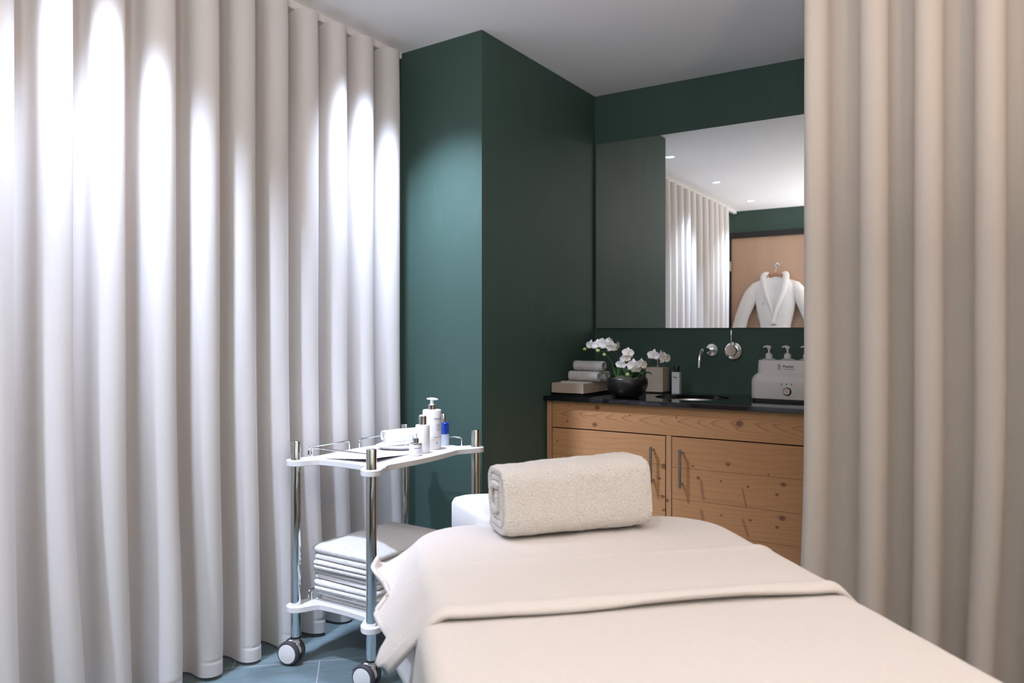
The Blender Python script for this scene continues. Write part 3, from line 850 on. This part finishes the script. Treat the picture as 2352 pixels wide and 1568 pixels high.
for k, (x, w) in enumerate(((-0.872, 'left'), (-0.790, 'middle'), (-0.708, 'right'))):
    lab = {'left': 'white pump bottle standing in the left well of the lotion warmer', 'middle': 'white pump bottle in the middle well of the lotion warmer, above the lettering', 'right': 'white pump bottle in the right well of the lotion warmer, cut by the cream curtain'}[w]
    if pb0 is None:
        pb = thing('pump_bottle', lab, 'bottle', (x, 3.575, pump_z), 0, 'pump bottles in the lotion warmer')
        MB().lathe([(0.020, 0.0005), (0.029, 0.001), (0.029, 0.004), (0.020, 0.007)], n=32).build('shoulder', plain('frosted_bottle', (0.55, 0.58, 0.60), 0.4), pb)
        MB().lathe([(0.0145, 0.007), (0.0155, 0.008), (0.0155, 0.025), (0.0145, 0.026), (0.0115, 0.0265), (0.0115, 0.031), (0.006, 0.0315)], n=28).build('collar', M['white_plastic'], pb)
        hd = MB().lathe([(0.0045, 0.031), (0.0045, 0.046), (0.008, 0.052), (0.0105, 0.053), (0.0105, 0.062), (0.009, 0.064)], n=22)
        hd.tube([(0, 0, 0.0615), (-0.012, -0.002, 0.0615), (-0.020, -0.004, 0.060), (-0.024, -0.005, 0.0565)], [0.0045, 0.0042, 0.0038, 0.003], 10)
        hd.build('pump_head', M['white_plastic'], pb)
        pb0 = pb
    else:
        dup(pb0, (x, 3.575, pump_z), 0, lab)

# ------------------------------------------------------------------ trolley
TX0, TX1, TY0, TY1 = -2.125, -1.760, 1.895, 2.498
TC = ((TX0 + TX1) / 2, (TY0 + TY1) / 2)
tl = thing('trolley', 'white two-tier trolley with chrome posts on castors in front of the curtain', 'trolley', (TC[0], TC[1], 0))
px_, py_ = (TX1 - TX0) / 2, (TY1 - TY0) / 2
def shelf_outline():
    out = []
    R = 0.034
    def lobe(cx, cy, a0, a1, n=14):
        for i in range(n + 1):
            a = a0 + (a1 - a0) * i / n
            out.append((cx + R * math.cos(a), cy + R * math.sin(a)))
    def edge(fn, n=26):
        for i in range(1, n): out.append(fn(i / n))
    # counter-clockwise from the right rear lobe
    def prof(t, neck, mid):                     # distance of the edge from the post line
        e = min(t, 1 - t)
        b = sm(0.0, 0.16, e)
        return neck * (1 - b) + b * (mid[0] + mid[1] * math.sin(PI * (t - 0.0)))
    s4 = R * math.sin(math.radians(40)); c4 = R * math.cos(math.radians(40))
    lobe(px_, py_, math.radians(-40), math.radians(130))
    edge(lambda t: ((px_ - s4 * 0) * (1 - 2 * t) - 0.022 * (1 - 2 * t), py_ + prof(t, 0.026, (-0.030, 0.022))))
    lobe(-px_, py_, math.radians(50), math.radians(220))
    edge(lambda t: (-px_ - prof(t, 0.026, (-0.004, 0.012)), (py_ - 0.022) * (1 - 2 * t)))
    lobe(-px_, -py_, math.radians(140), math.radians(310))
    edge(lambda t: ((-px_ + 0.022) * (1 - 2 * t), -py_ - prof(t, 0.026, (-0.040, -0.012))))
    lobe(px_, -py_, math.radians(230), math.radians(400))
    edge(lambda t: (px_ + prof(t, 0.026, (-0.026, 0.028)), (-py_ + 0.022) * (1 - 2 * t)))
    return out
OUT = shelf_outline()
ZT, ZB = 0.735, 0.213
for z in (ZT, ZB):
    sh = MB().prism(OUT, z - 0.021, z, 0.002).build('shelf', M['shelf_white'], tl, sharp=30)
    wr = 0.0030; hr = 0.036
    def wire(pts_):
        MB().tube(pts_, wr, 8).build('wire_rail', M['chrome'], sh)
    def rail_pts(a, b, h=hr, r=0.012):
        a = Vector((*a, z - 0.003)); b = Vector((*b, z - 0.003)); u = (b - a).normalized()
        pts_ = [a, a + Vector((0, 0, h - r))]
        for k in range(1, 6):
            g = PI / 2 * k / 5; pts_.append(a + u * (r * (1 - math.cos(g))) + Vector((0, 0, h - r + r * math.sin(g) + 0.003)))
        for k in range(4, -1, -1):
            g = PI / 2 * k / 5; pts_.append(b - u * (r * (1 - math.cos(g))) + Vector((0, 0, h - r + r * math.sin(g) + 0.003)))
        pts_.append(b + Vector((0, 0, 0.0)))
        return [tuple(p) for p in pts_]
    xi = -px_ + 0.030
    wire(rail_pts((-px_ + 0.002, -py_ + 0.058), (-px_ + 0.002, -0.035)))
    wire(rail_pts((-px_ + 0.002, 0.02), (-px_ + 0.002, py_ - 0.05)))
    wire(rail_pts((-px_ + 0.012, -py_ + 0.064), (px_ - 0.045, -py_ + 0.064)))
    wire(rail_pts((-px_ + 0.045, py_ - 0.03), (px_ - 0.045, py_ - 0.03)))
def caster(parent, yaw):
    # twin-wheel castor, axle along local x
    Mz = Matrix.Rotation(yaw, 4, 'Z')
    R = 0.043
    fk = MB(); fk.lathe([(0.012, 0.100), (0.012, 0.080)], n=16)
    def hood(i, j):
        a = math.radians(20 + 165 * i / 14); r = 0.036 + 0.0
        return (-0.008 + 0.016 * j, 0.018 + r * math.cos(a), R + r * math.sin(a))
    fk.grid(hood, 15, 2); fk.box(-0.008, 0.008, -0.012, 0.03, 0.030, 0.080)
    fk.xform(Mz).build('fork', M['white_plastic'], parent, bevel=0.001)
    for s_ in (-1, 1):
        x0, x1 = s_ * 0.010, s_ * 0.031
        w = MB().lathe([(R * 0.75, x0), (R * 0.95, x0 + s_ * 0.002), (R, x0 + s_ * 0.007), (R, x0 + s_ * 0.012), (R * 0.93, x1 - s_ * 0.003), (R * 0.80, x1)], (0, 0.018, R + 0.0003), 40, 'x')
        wh = w.xform(Mz).build('wheel', M['grey_rubber'], parent)
        h_ = MB().lathe([(R * 0.79, x1 - s_ * 0.001), (R * 0.77, x1 + s_ * 0.0015), (R * 0.4, x1 + s_ * 0.0035), (0.001, x1 + s_ * 0.004)], (0, 0.018, R + 0.0003), 40, 'x')
        h_.xform(Mz).build('hub_cap', M['white_plastic'], wh)
    lv = MB().box(-0.009, 0.009, 0.055, 0.072, 0.052, 0.056)
    lv.xform(Mz).build('brake_lever', M['grey_rubber'], parent, bevel=0.002)
for x, y, yaw in ((-px_, -py_, 1.87), (px_, -py_, 1.75), (px_, py_, 1.3), (-px_, py_, 2.3)):
    r = 0.0178
    po = MB().lathe([(r * 0.93, 0.095), (r, 0.098), (r, 0.799), (r * 0.93, 0.802)], n=32).build('post', M['chrome'], tl, loc=(x, y, 0))
    MB().lathe([(r * 1.02, 0.094), (r * 1.02, 0.1)], n=32).build('ferrule', M['black'], po)
    cs = bpy.data.objects.new('caster', bpy.data.meshes.new('caster')); 
    # the swivel plate carries fork and wheels
    cs2 = MB().lathe([(0.010, 0.088), (0.014, 0.0935)], n=20).build('caster', M['steel'], tl, loc=(x, y, 0))
    bpy.data.objects.remove(cs)
    caster(cs2, yaw)

# things on the top shelf
bt = thing('pump_bottle', 'tall white pump bottle with a silver collar and blue lettering on the trolley', 'bottle', (-1.873, 2.362, ZT))
R1 = 0.0365
MB().lathe([(R1 - 0.002, 0.0004), (R1, 0.002), (R1, 0.151), (R1 - 0.0015, 0.1535), (0.016, 0.155)], n=48).build('body', M['white_plastic'], bt)
MB().lathe([(0.0155, 0.155), (0.0155, 0.173), (0.0145, 0.174)], n=32).build('collar', M['chrome'], bt)
hd = MB().lathe([(0.0115, 0.174), (0.007, 0.1765), (0.0065, 0.192), (0.009, 0.193)], n=24)
def noz(i, j):
    a = 2 * PI * i / 20; t = j / 10
    x = -0.016 + 0.037 * t
    w = 0.0105 * math.sin(PI * (0.12 + 0.80 * t)) ** 0.6
    h = 0.0052 * math.sin(PI * (0.15 + 0.75 * t)) ** 0.6
    return (x * 0.844 - w * math.cos(a) * -0.536, x * 0.536 + w * math.cos(a) * 0.844, 0.1965 + h * math.sin(a) - 0.003 * t * t)
hd.grid(noz, 20, 11, wrap=True); nb = len(hd.v) - 220
hd.f.append(tuple(nb + i for i in range(20))); hd.f.append(tuple(nb + 200 + i for i in range(20)))
hd.build('pump_head', M['white_plastic'], bt)
def facing(x, y): return math.atan2(-x, y)     # heading from a point back to the camera, as used by wrap()
A1 = facing(-1.878, 2.362)
A1 = math.atan2(0 + 1.878, 2.362)
wrap(text_mb('nescens', 0.0138, 0.00014), R1 + 0.0002, A1 + 0.78, 0.117).build('lettering', M['ink_blue'], bt, smooth=False)
wrap(bars([(0.0, [(-0.022, 0.022)], 0.0004), (-0.016, [(-0.012, 0.012)], 0.0014), (-0.0205, [(-0.009, 0.011)], 0.0008), (-0.0235, [(-0.014, 0.012)], 0.0008), (-0.0265, [(-0.009, 0.009)], 0.0008),
           (-0.033, [(-0.012, 0.012)], 0.0013), (-0.037, [(-0.010, 0.011)], 0.0008), (-0.040, [(-0.009, 0.009)], 0.0008), (-0.0655, [(-0.022, 0.006), (0.008, 0.02)], 0.0016)]),
     R1 + 0.0002, A1 + 0.78, 0.113).build('small_print', M['ink_grey'], bt, smooth=False)
wrap(bars([(0.0, [(-0.0015, 0.0015)], 0.006), (0.004, [(-0.002, 0.003)], 0.003)]), R1 + 0.0002, A1 + 0.55, 0.022).build('emblem', M['ink_blue'], bt, smooth=False)
wrap(bars([(0.0, [(-0.014, -0.008), (-0.005, 0.004), (0.007, 0.014)], 0.0009)]), R1 + 0.0002, A1 + 0.55, 0.016).build('emblem_print', M['ink_light'], bt, smooth=False)

bm_ = thing('capped_bottle', 'mid-sized plain white bottle with a silver cap, between the tall pump bottle and the dropper', 'bottle', (-1.842, 2.266, ZT))
R2 = 0.0268
MB().lathe([(R2 - 0.002, 0.0004), (R2, 0.002), (R2, 0.1045), (R2 - 0.001, 0.106), (0.014, 0.107)], n=44).build('body', M['white_plastic'], bm_)
MB().lathe([(0.0148, 0.107), (0.0148, 0.1385), (0.0138, 0.1395)], n=32).build('collar', M['chrome'], bm_)
MB().lathe([(0.0135, 0.1395), (0.0130, 0.142), (0.009, 0.1435)], n=24).build('cap_top', M['white_plastic'], bm_)
bd_ = thing('dropper_bottle', 'small squat white dropper bottle with blue lettering at the front of the group', 'bottle', (-1.822, 2.200, ZT))
R3 = 0.0240
MB().lathe([(R3 - 0.002, 0.0004), (R3, 0.002), (R3, 0.040), (R3 - 0.001, 0.042)], n=40).build('body', M['white_plastic'], bd_)
MB().lathe([(R3 + 0.0002, 0.042), (R3 + 0.0002, 0.0455), (R3 - 0.002, 0.0470), (0.013, 0.0475)], n=40).build('shoulder', M['chrome'], bd_)
MB().lathe([(0.0118, 0.0472), (0.0118, 0.0635), (0.011, 0.0645)], n=30).build('collar', M['chrome'], bd_)
MB().lathe([(0.0062, 0.0645), (0.0062, 0.070), (0.0055, 0.078), (0.0048, 0.0825), (0.0025, 0.0848), (0.0003, 0.0855)], n=22).build('dropper_bulb', M['white_plastic'], bd_)
A3 = math.atan2(1.826, 2.200)
wrap(text_mb('nescens', 0.0092, 0.0001), R3 + 0.0002, A3 + 0.32, 0.027).build('lettering', M['ink_blue'], bd_, smooth=False)
wrap(bars([(-0.0085, [(-0.008, -0.002), (0.0, 0.008)], 0.001), (-0.0125, [(-0.013, 0.013)], 0.001), (-0.018, [(-0.008, 0.0), (0.002, 0.009)], 0.0013)]), R3 + 0.0002, A3 + 0.32, 0.027).build('small_print', M['ink_light'], bd_, smooth=False)
bb = thing('two_phase_bottle', 'slim clear bottle of blue over colourless liquid behind the tall pump bottle', 'bottle', (-1.888, 2.462, ZT))
MB().prism(rrect(0.0165, 0.0145, 0.008), 0.0004, 0.046, 0.001).build('lower_liquid', M['clear_liquid'], bb)
MB().prism(rrect(0.0165, 0.0145, 0.008), 0.0462, 0.092, 0.0015).build('upper_liquid', M['blue_liquid'], bb)
MB().lathe([(0.0085, 0.092), (0.0095, 0.093), (0.0095, 0.127), (0.0088, 0.128)], (-0.006, 0, 0), n=26).build('cap', M['chrome'], bb)

# leaflet folder
lf = thing('paper_folder', 'white paper folder lying half open on the trolley top behind its wire rail', 'folder', (-1.955, 2.105, ZT), 0.10)
MB().box(-0.105, 0.115, -0.125, 0.105, 0.0004, 0.0012).build('back_sheet', M['paper_plum'], lf, smooth=False)
def fold(i, j):
    u = i / 16; v = j / 16
    x = -0.115 + 0.225 * u; y = -0.135 + 0.232 * v
    lift = 0.0015 + 0.014 * u * u * sm(1.0, 0.0, v) + 0.0025 * math.sin(PI * u)
    return (x, y, 0.0006 + lift * sm(0, 0.15, u + 0.03))
MB().grid(fold, 17, 17).build('cover', M['paper'], lf, sharp=0, solid=0.0006)
ov = MB()
pts_ = [(0.0 + 0.035 * math.cos(2 * PI * k / 24), -0.01 + 0.012 * math.sin(2 * PI * k / 24)) for k in range(18)]
ov.tube([(x, y, 0.0006 + 0.0015 + 0.014 * ((x + 0.115) / 0.225) ** 2 * sm(1.0, 0.0, (y + 0.135) / 0.265) + 0.0025 * math.sin(PI * (x + 0.115) / 0.225) + 0.0002) for x, y in pts_], 0.0006, 5)
ov.build('printed_mark', M['ink_light'], lf)

# dish and small rolled towel
di = thing('oval_dish', 'shallow white dish on the trolley top under a rolled face towel', 'dish', (-2.005, 2.330, ZT), 0.35)
def dish_ring(s_, z): return [(x * s_, y * s_, z) for x, y in rrect(0.075, 0.115, 0.045, 8)]
lev = [(0.72, 0.0004), (0.80, 0.003), (0.93, 0.012), (1.0, 0.019), (0.985, 0.0195), (0.90, 0.012), (0.76, 0.0055)]
dm = MB(); rg = [dish_ring(*l_) for l_ in lev]; m = len(rg[0])
dm.add([p for r_ in rg for p in r_], [(j * m + i, j * m + (i + 1) % m, (j + 1) * m + (i + 1) % m, (j + 1) * m + i) for j in range(len(rg) - 1) for i in range(m)] + [tuple(range(m)), tuple((len(rg) - 1) * m + i for i in range(m))])
dm.build('plate', M['ceramic'], di, sharp=60)
fr_ = spiral_roll(0.165, 0.031, 0.029, 3, 0.007, nl=18, amp=0.0022, seed=9, per=26).build('rolled_towel', M['towel'], sharp=0)
fr_.location = (-2.000, 2.335, ZT + 0.0195); fr_.rotation_euler = (0, 0, math.radians(66))
tag(fr_, 'small white face towel rolled up on the dish on the trolley', 'towel')

# folded towels on the lower shelf
def folded_towel(hx, hy, h, lobes, dome, seed):
    n = 96
    outl = rrect(hx, hy, 0.03, 23)
    rows = []
    nr = lobes * 7
    for k in range(nr + 1):
        t = k / nr; ph = (t * lobes) % 1.0
        if k == nr: ph = 1.0
        ins = 0.010 * (1 - math.sqrt(max(0, 1 - (2 * ph - 1) ** 2)))
        rows.append((ins, h * t))
    rings = [[(x, y) for x, y in outl]]
    mb = MB(); vs = []; m = len(outl)
    def P(x, y, z, dm_):
        w = 0.0075 * nz(x * 9 + seed, y * 9, z * 30) + 0.003 * nz(x * 40, y * 40 + seed, z * 60)
        bulge = dm_ * (1 - (x / hx) ** 2) * (1 - (y / hy) ** 2)
        return (x + w * math.copysign(1, x), y + w * math.copysign(1, y), z + bulge + 0.6 * w * (1 if z > 0.004 else 0))
    allr = []
    for ins, z in rows:
        allr.append([(x - math.copysign(ins, x), y - math.copysign(ins, y), z, dome * z / h) for x, y in outl])
    for q in (0.9, 0.75, 0.55, 0.35, 0.15, 0.02):
        allr.append([(x * q, y * q, h, dome) for x, y in outl])
    mb.add([P(*p) for r_ in allr for p in r_], [(j * m + i, j * m + (i + 1) % m, (j + 1) * m + (i + 1) % m, (j + 1) * m + i) for j in range(len(allr) - 1) for i in range(m)] + [tuple(range(m))])
    return mb
zc = ZB + 0.0006
stack = [('lowest folded white bath towel on the lower trolley shelf', 0.036, 3, 0.0), ('second folded white bath towel from the bottom of the trolley stack', 0.034, 2, 0.001),
         ('folded white bath towel in the middle of the trolley stack', 0.036, 2, 0.002), ('folded white bath towel just under the topmost one on the trolley', 0.032, 2, 0.003),
         ('topmost folded white bath towel of the trolley stack, puffed up', 0.044, 2, 0.035)]
prev_d = 0
for k, (lab, h, lo_, dm_) in enumerate(stack):
    o = folded_towel(0.150 + 0.005 * ((k * 7) % 3) - (0.014 if k == 0 else 0), 0.222 + 0.004 * (k % 2) - (0.010 if k == 0 else 0), h, lo_, dm_ if k == 4 else 0.0, k * 3.3).build('folded_towel', M['towel'], sharp=0)
    o.location = (TC[0] - 0.034 + 0.006 * (k % 2) + (0.008 if k == 0 else 0), TC[1] - 0.006 + (0.004, -0.004, 0.005, -0.003, 0.0)[k], zc); o.rotation_euler = (0, 0, (0.0, 0.02, -0.025, 0.015, -0.01)[k])
    tag(o, lab, 'towel', 'folded bath towels on the trolley')
    zc += h + 0.0022

# ------------------------------------------------------------------ massage couch
BR = math.radians(43.2)
BLOC = (-0.263, 0.988, 0)
bed = thing('massage_couch', 'white massage couch with a tapered headrest standing across the room', 'massage table', BLOC, BR)
def soft_block(hx, y0, y1, z0, z1, r, rz=0.02, taper=0.0):
    rings = []
    for z, ins in ((z0, rz), (z0 + rz * 0.3, rz * 0.3), (z0 + rz, 0), (z1 - rz, 0), (z1 - rz * 0.3, rz * 0.3), (z1, rz)):
        cy = (y0 + y1) / 2; hy = (y1 - y0) / 2
        rr = []
        for x, y in rrect(hx - ins, hy - ins, max(0.004, r - ins * 0.5), 8, 0, cy):
            k = 1 + taper * ((y - cy) / hy)
            rr.append((x * k, y, z))
        rings.append(rr)
    m = len(rings[0]); mb = MB()
    mb.add([p for r_ in rings for p in r_], [(j * m + i, j * m + (i + 1) % m, (j + 1) * m + (i + 1) % m, (j + 1) * m + i) for j in range(len(rings) - 1) for i in range(m)] + [tuple(range(m)), tuple((len(rings) - 1) * m + i for i in range(m))])
    return mb
soft_block(0.335, -0.95, 0.925, 0.585, 0.690, 0.09).build('mattress', M['vinyl'], bed, sharp=50)
soft_block(0.232, 0.935, 1.235, 0.640, 0.738, 0.05, 0.018, 0.14).build('headrest', M['vinyl'], bed, sharp=60)
MB().box(-0.31, 0.31, -0.90, 0.90, 0.53, 0.585).build('bed_frame', M['white_plastic'], bed, bevel=0.01)
MB().box(-0.20, 0.20, -0.65, 0.65, 0.05, 0.53).build('pedestal', M['white_plastic'], bed, bevel=0.02)
MB().box(-0.29, 0.29, -0.80, 0.80, 0.0, 0.05).build('foot_plate', M['white_plastic'], bed, bevel=0.015)

HEM = [(0.0, -0.447, 0.440, 0.598), (0.05, -0.464, 0.462, 0.598), (0.10, -0.471, 0.480, 0.602), (0.17, -0.462, 0.515, 0.612), (0.23, -0.449, 0.55, 0.618), (0.32, -0.458, 0.59, 0.618), (0.42, -0.470, 0.635, 0.622),
       (0.50, -0.460, 0.675, 0.632), (0.60, -0.434, 0.737, 0.642), (0.70, -0.440, 0.785, 0.650), (0.82, -0.462, 0.84, 0.660), (0.90, -0.468, 0.866, 0.663), (1.0, -0.455, 0.905, 0.672)]
def hem_at(u):
    for k in range(len(HEM) - 1):
        p, q = HEM[k], HEM[k + 1]
        if u <= q[0] + 1e-9:
            t = (u - p[0]) / (q[0] - p[0])
            return tuple(p[m] + (q[m] - p[m]) * t for m in (1, 2, 3))
    return HEM[-1][1:]
def drape(a0, a1, b0, b1, na, nb, top, core, turn, rho, crease=0.0, ripple=0.0, seed=0.0, edge=None, puff=0.002, wav=0.0, xr=0.03):
    """cloth laid over the couch: core = (half width, y end at head, y end at foot, corner radius)"""
    cw, ch, cf, cr = core
    cyc = (ch + cf) / 2; chh = (ch - cf) / 2
    def pt(i, j):
        a = a0 + (a1 - a0) * i / (na - 1)
        b = b0 + (b1 - b0) * j / (nb - 1)
        b += wav * nz(a * 3 + seed, 4.4) * (1 - j / (nb - 1))
        # signed distance to the rounded core
        qx = abs(a) - (cw + (xr if a > 0 else 0) - cr); qy = abs(b - cyc) - (chh - cr)
        z = top
        if qx <= 0 and qy <= 0: sd = -1
        else:
            dx, dy = max(qx, 0), max(qy, 0)
            dd = math.hypot(dx, dy); sd = dd - cr
            if dd > 1e-6: nx, ny = math.copysign(dx / dd, a), math.copysign(dy / dd, b - cyc)
        x, y = a, b
        if sd > 0:
            bx, by = a - nx * sd, b - ny * sd
            arc = rho * turn
            if sd < arc:
                g = sd / rho; h = rho * math.sin(g); v = rho * (1 - math.cos(g))
            else:
                h = rho * math.sin(turn) + (sd - arc) * math.cos(turn); v = rho * (1 - math.cos(turn)) + (sd - arc) * math.sin(turn)
            tcoord = bx * ny - by * nx
            k = sm(0.02, 0.18, sd)
            h += ripple * k * (math.sin(tcoord * 2 * PI / 0.21 + 1.2 + seed) + 0.4 * nz(tcoord * 9, seed))
            x = bx + nx * h; y = by + ny * h; z = top - v
        if edge and a < -0.345:
            t_ = (-0.345 - a) / (-0.345 - a0)
            w_ = sm(0.25, 1.0, t_) * 0.55 + 0.45 * min(1, max(0, (t_ - 0.25) / 0.75))
            hx_, hy_, hz_ = hem_at(j / (nb - 1))
            x = x + (hx_ - x) * w_; y = y + (hy_ - y) * w_; z = z + (hz_ - z) * w_
        if edge:
            e = (b - b0)
            z += 0.006 * math.exp(-((e - 0.018) / 0.014) ** 2) - 0.003 * max(0, 1 - e / 0.008) ** 2
        z += -crease * sm(0.645, 0.672, b + 0.012 * nz(a * 4, seed)) + crease * 0.5 * math.exp(-((b - 0.645) / 0.014) ** 2)
        z += puff * (nz(a * 5 + seed, b * 5) + 0.5 * nz(a * 14, b * 14 + seed))
        return (x, y, z)
    return MB().grid(pt, na, nb)
o = drape(-0.54, 0.52, 0.40, 0.80, 90, 30, 0.6935, (0.342, 0.95, -0.97, 0.08), 1.25, 0.03, ripple=0.006, seed=6.0, puff=0.0008).build('bed_sheet', M['sheet'], sharp=0, solid=0.0015)
o.location = BLOC; o.rotation_euler = (0, 0, BR)
tag(o, 'thin white sheet under the blankets, hanging down the left side of the couch', 'sheet')
o = drape(-0.62, 0.63, -1.02, 0.455, 120, 110, 0.7035, (0.370, 0.95, -0.95, 0.08), 1.50, 0.032, ripple=0.006, seed=2.0, puff=0.0012, xr=0.008).build('blanket', M['blanket'], sharp=0, solid=0.006)
o.location = BLOC; o.rotation_euler = (0, 0, BR)
tag(o, 'large cream blanket covering the near end of the massage couch', 'blanket')
o = drape(-0.515, 0.55, 0.372, 1.005, 150, 120, 0.7205, (0.345, 0.965, -0.97, 0.12), 0.80, 0.05, crease=0.006, ripple=0.010, seed=0.4, xr=0.015, edge=True, puff=0.002, wav=0.012).build('blanket', M['blanket'], sharp=0, solid=0.009)
o.location = BLOC; o.rotation_euler = (0, 0, BR)
tag(o, 'folded cream blanket laid across the head half of the couch, under the rolled towel', 'blanket')

# large rolled towel
big = spiral_roll(0.376, 0.083, 0.086, 4.3, 0.0158, sq=4.0, nl=84, amp=0.0030, seed=4.0, per=64, endj=0.009, start=-0.30)
sh_ = []
for x, y, z in big.v:
    k = z / 0.172
    sh_.append((x + 0.012 * (k - 0.5) * 0, y + 0.02 * (k - 0.5), z + 0.008 * (x / 0.18) * k))
big.v = sh_
o = big.build('rolled_towel', M['cream_towel'], sharp=0)
fz = bpy.data.textures.new('terry_pile', 'CLOUDS'); fz.noise_scale = 0.0035; fz.noise_depth = 2
dm2 = o.modifiers.new('subdivision', 'SUBSURF'); dm2.levels = 2; dm2.render_levels = 2
dm2 = o.modifiers.new('pile', 'DISPLACE'); dm2.texture = fz; dm2.strength = 0.0034; dm2.mid_level = 0.5; dm2.texture_coords = 'LOCAL'
bx_, by_ = -0.002, 0.893
o.location = (BLOC[0] + math.cos(BR) * bx_ - math.sin(BR) * by_, BLOC[1] + math.sin(BR) * bx_ + math.cos(BR) * by_, 0.7185)
o.rotation_euler = (0, 0, BR + math.radians(7.5))
tag(o, 'large thick cream towel rolled up on the head end of the couch', 'towel')

# ------------------------------------------------------------------ bathrobe on the door (seen in the mirror)
hk = thing('door_hook', 'round chrome hook on the wooden door, holding the bathrobe hanger', 'hook', (-1.925, -0.638, 1.905))
MB().lathe([(0.024, 0.0), (0.025, 0.004), (0.020, 0.008), (0.008, 0.009)], n=28, axis='y').build('plate', M['chrome'], hk)
MB().tube([(0, 0.006, 0), (0, 0.035, -0.004), (0, 0.052, 0.0), (0, 0.056, 0.012)], 0.006, 10).build('peg', M['chrome'], hk)
hg = thing('clothes_hanger', 'wooden hanger inside the white bathrobe on the door hook', 'hanger', (-1.925, -0.595, 1.80))
MB().tube([(0, 0, 0.0), (0, 0, 0.06), (0.010, 0, 0.082), (0.012, 0, 0.098), (0.0, 0, 0.113), (-0.012, 0, 0.106)], 0.003, 8).build('hook', M['chrome'], hg)
def hang(i, j):
    u = -1 + 2 * j / 20; a = 2 * PI * i / 10
    return (u * 0.195, 0.010 * math.cos(a), 0.005 - 0.105 * abs(u) ** 1.3 + (0.030 * (1 - 0.5 * abs(u))) * 0.55 * math.sin(a))
MB().grid(hang, 10, 21, wrap=True).build('arm', M['hanger'], hg, sharp=0)
MB().tube([(-0.17, 0, -0.10), (0.17, 0, -0.10)], 0.005, 8).build('bar', M['hanger'], hg)
rb = thing('bathrobe', 'white terry bathrobe with a shawl collar hanging on the wooden door', 'bathrobe', (-1.925, -0.585, 0.70))
# body: loops from shoulder to hem (half width, depth, z relative to the base)
bodyp = [(0.075, 0.030, 1.09), (0.145, 0.045, 1.05), (0.205, 0.055, 1.0), (0.222, 0.058, 0.94), (0.205, 0.058, 0.82), (0.190, 0.060, 0.72), (0.165, 0.056, 0.62), (0.145, 0.052, 0.54), (0.165, 0.058, 0.47), (0.19, 0.062, 0.30), (0.205, 0.066, 0.10), (0.215, 0.068, 0.0)]
def body(i, j):
    a = 2 * PI * i / 48; w, d, z = bodyp[j]
    c, s_ = math.cos(a), math.sin(a)
    fl = 0.006 * math.sin(a * 7 + z * 3) * sm(0.9, 0.3, z)
    y = (d + fl) * s_
    zz_ = z
    if j < 6 and s_ > 0:                                    # the V neck cuts the front
        vx = 0.085 * sm(0.76, 1.09, z)
        if abs(w * c) < vx: y -= 0.05 * s_
    return (w * math.copysign(abs(c) ** 0.8, c), y, zz_)
MB().grid(body, 48, len(bodyp), wrap=True).build('body', M['robe'], rb, sharp=0, sub=1)
for s_ in (-1, 1):
    pts_ = [(s_ * 0.12, 0.0, 1.03), (s_ * 0.195, 0.0, 0.975), (s_ * 0.245, 0.0, 0.90), (s_ * 0.295, 0.005, 0.79), (s_ * 0.345, 0.01, 0.66), (s_ * 0.38, 0.012, 0.52), (s_ * 0.40, 0.012, 0.42)]
    sv = MB().tube(pts_, [0.030, 0.058, 0.074, 0.076, 0.070, 0.073, 0.078], 18)
    sv.v = [(x, y * 0.62 + 0.004 * nz(x * 20, z * 12), z) for x, y, z in sv.v]
    sv.build('sleeve', M['robe'], rb, sharp=0)
    # shawl collar band from behind the neck down to the belt
    path = [(s_ * 0.055, -0.01, 1.125), (s_ * 0.085, 0.03, 1.10), (s_ * 0.090, 0.058, 1.03), (s_ * 0.070, 0.070, 0.93), (s_ * 0.035, 0.075, 0.82), (-s_ * 0.004, 0.076 + 0.008 * s_, 0.70), (-s_ * 0.035, 0.074 + 0.008 * s_, 0.56)]
    def lap(i, j):
        p = path[j]; u = i / 6
        wd = 0.062 if 1 <= j <= 4 else 0.045
        return (p[0] + s_ * wd * u, p[1] - 0.014 * u * u + 0.006 * math.sin(PI * u), p[2] + 0.018 * u)
    MB().grid(lap, 7, len(path)).build('lapel', M['robe'], rb, sharp=0, solid=0.01, sub=1)
MB().lathe([(0.147, 0.52), (0.152, 0.525), (0.152, 0.555), (0.147, 0.56)], n=40, cap0=False, cap1=False).xform(Matrix.Diagonal((1, 0.46, 1, 1)) @ Matrix.Identity(4)).build('belt', M['robe'], rb)
MB().tube([(0.03, 0.075, 0.53), (0.04, 0.085, 0.45), (0.045, 0.08, 0.25)], 0.012, 8).build('belt_tail', M['robe'], rb)
em = MB(); em.box(-0.118, -0.104, 0.0635, 0.0645, 0.79, 0.795); em.box(-0.113, -0.108, 0.0635, 0.0645, 0.795, 0.805); em.box(-0.108, -0.102, 0.0635, 0.0645, 0.803, 0.808)
tag(em.build('embroidered_mark', M['ink_blue'], rb, smooth=False), 'small dark blue embroidery on the chest')
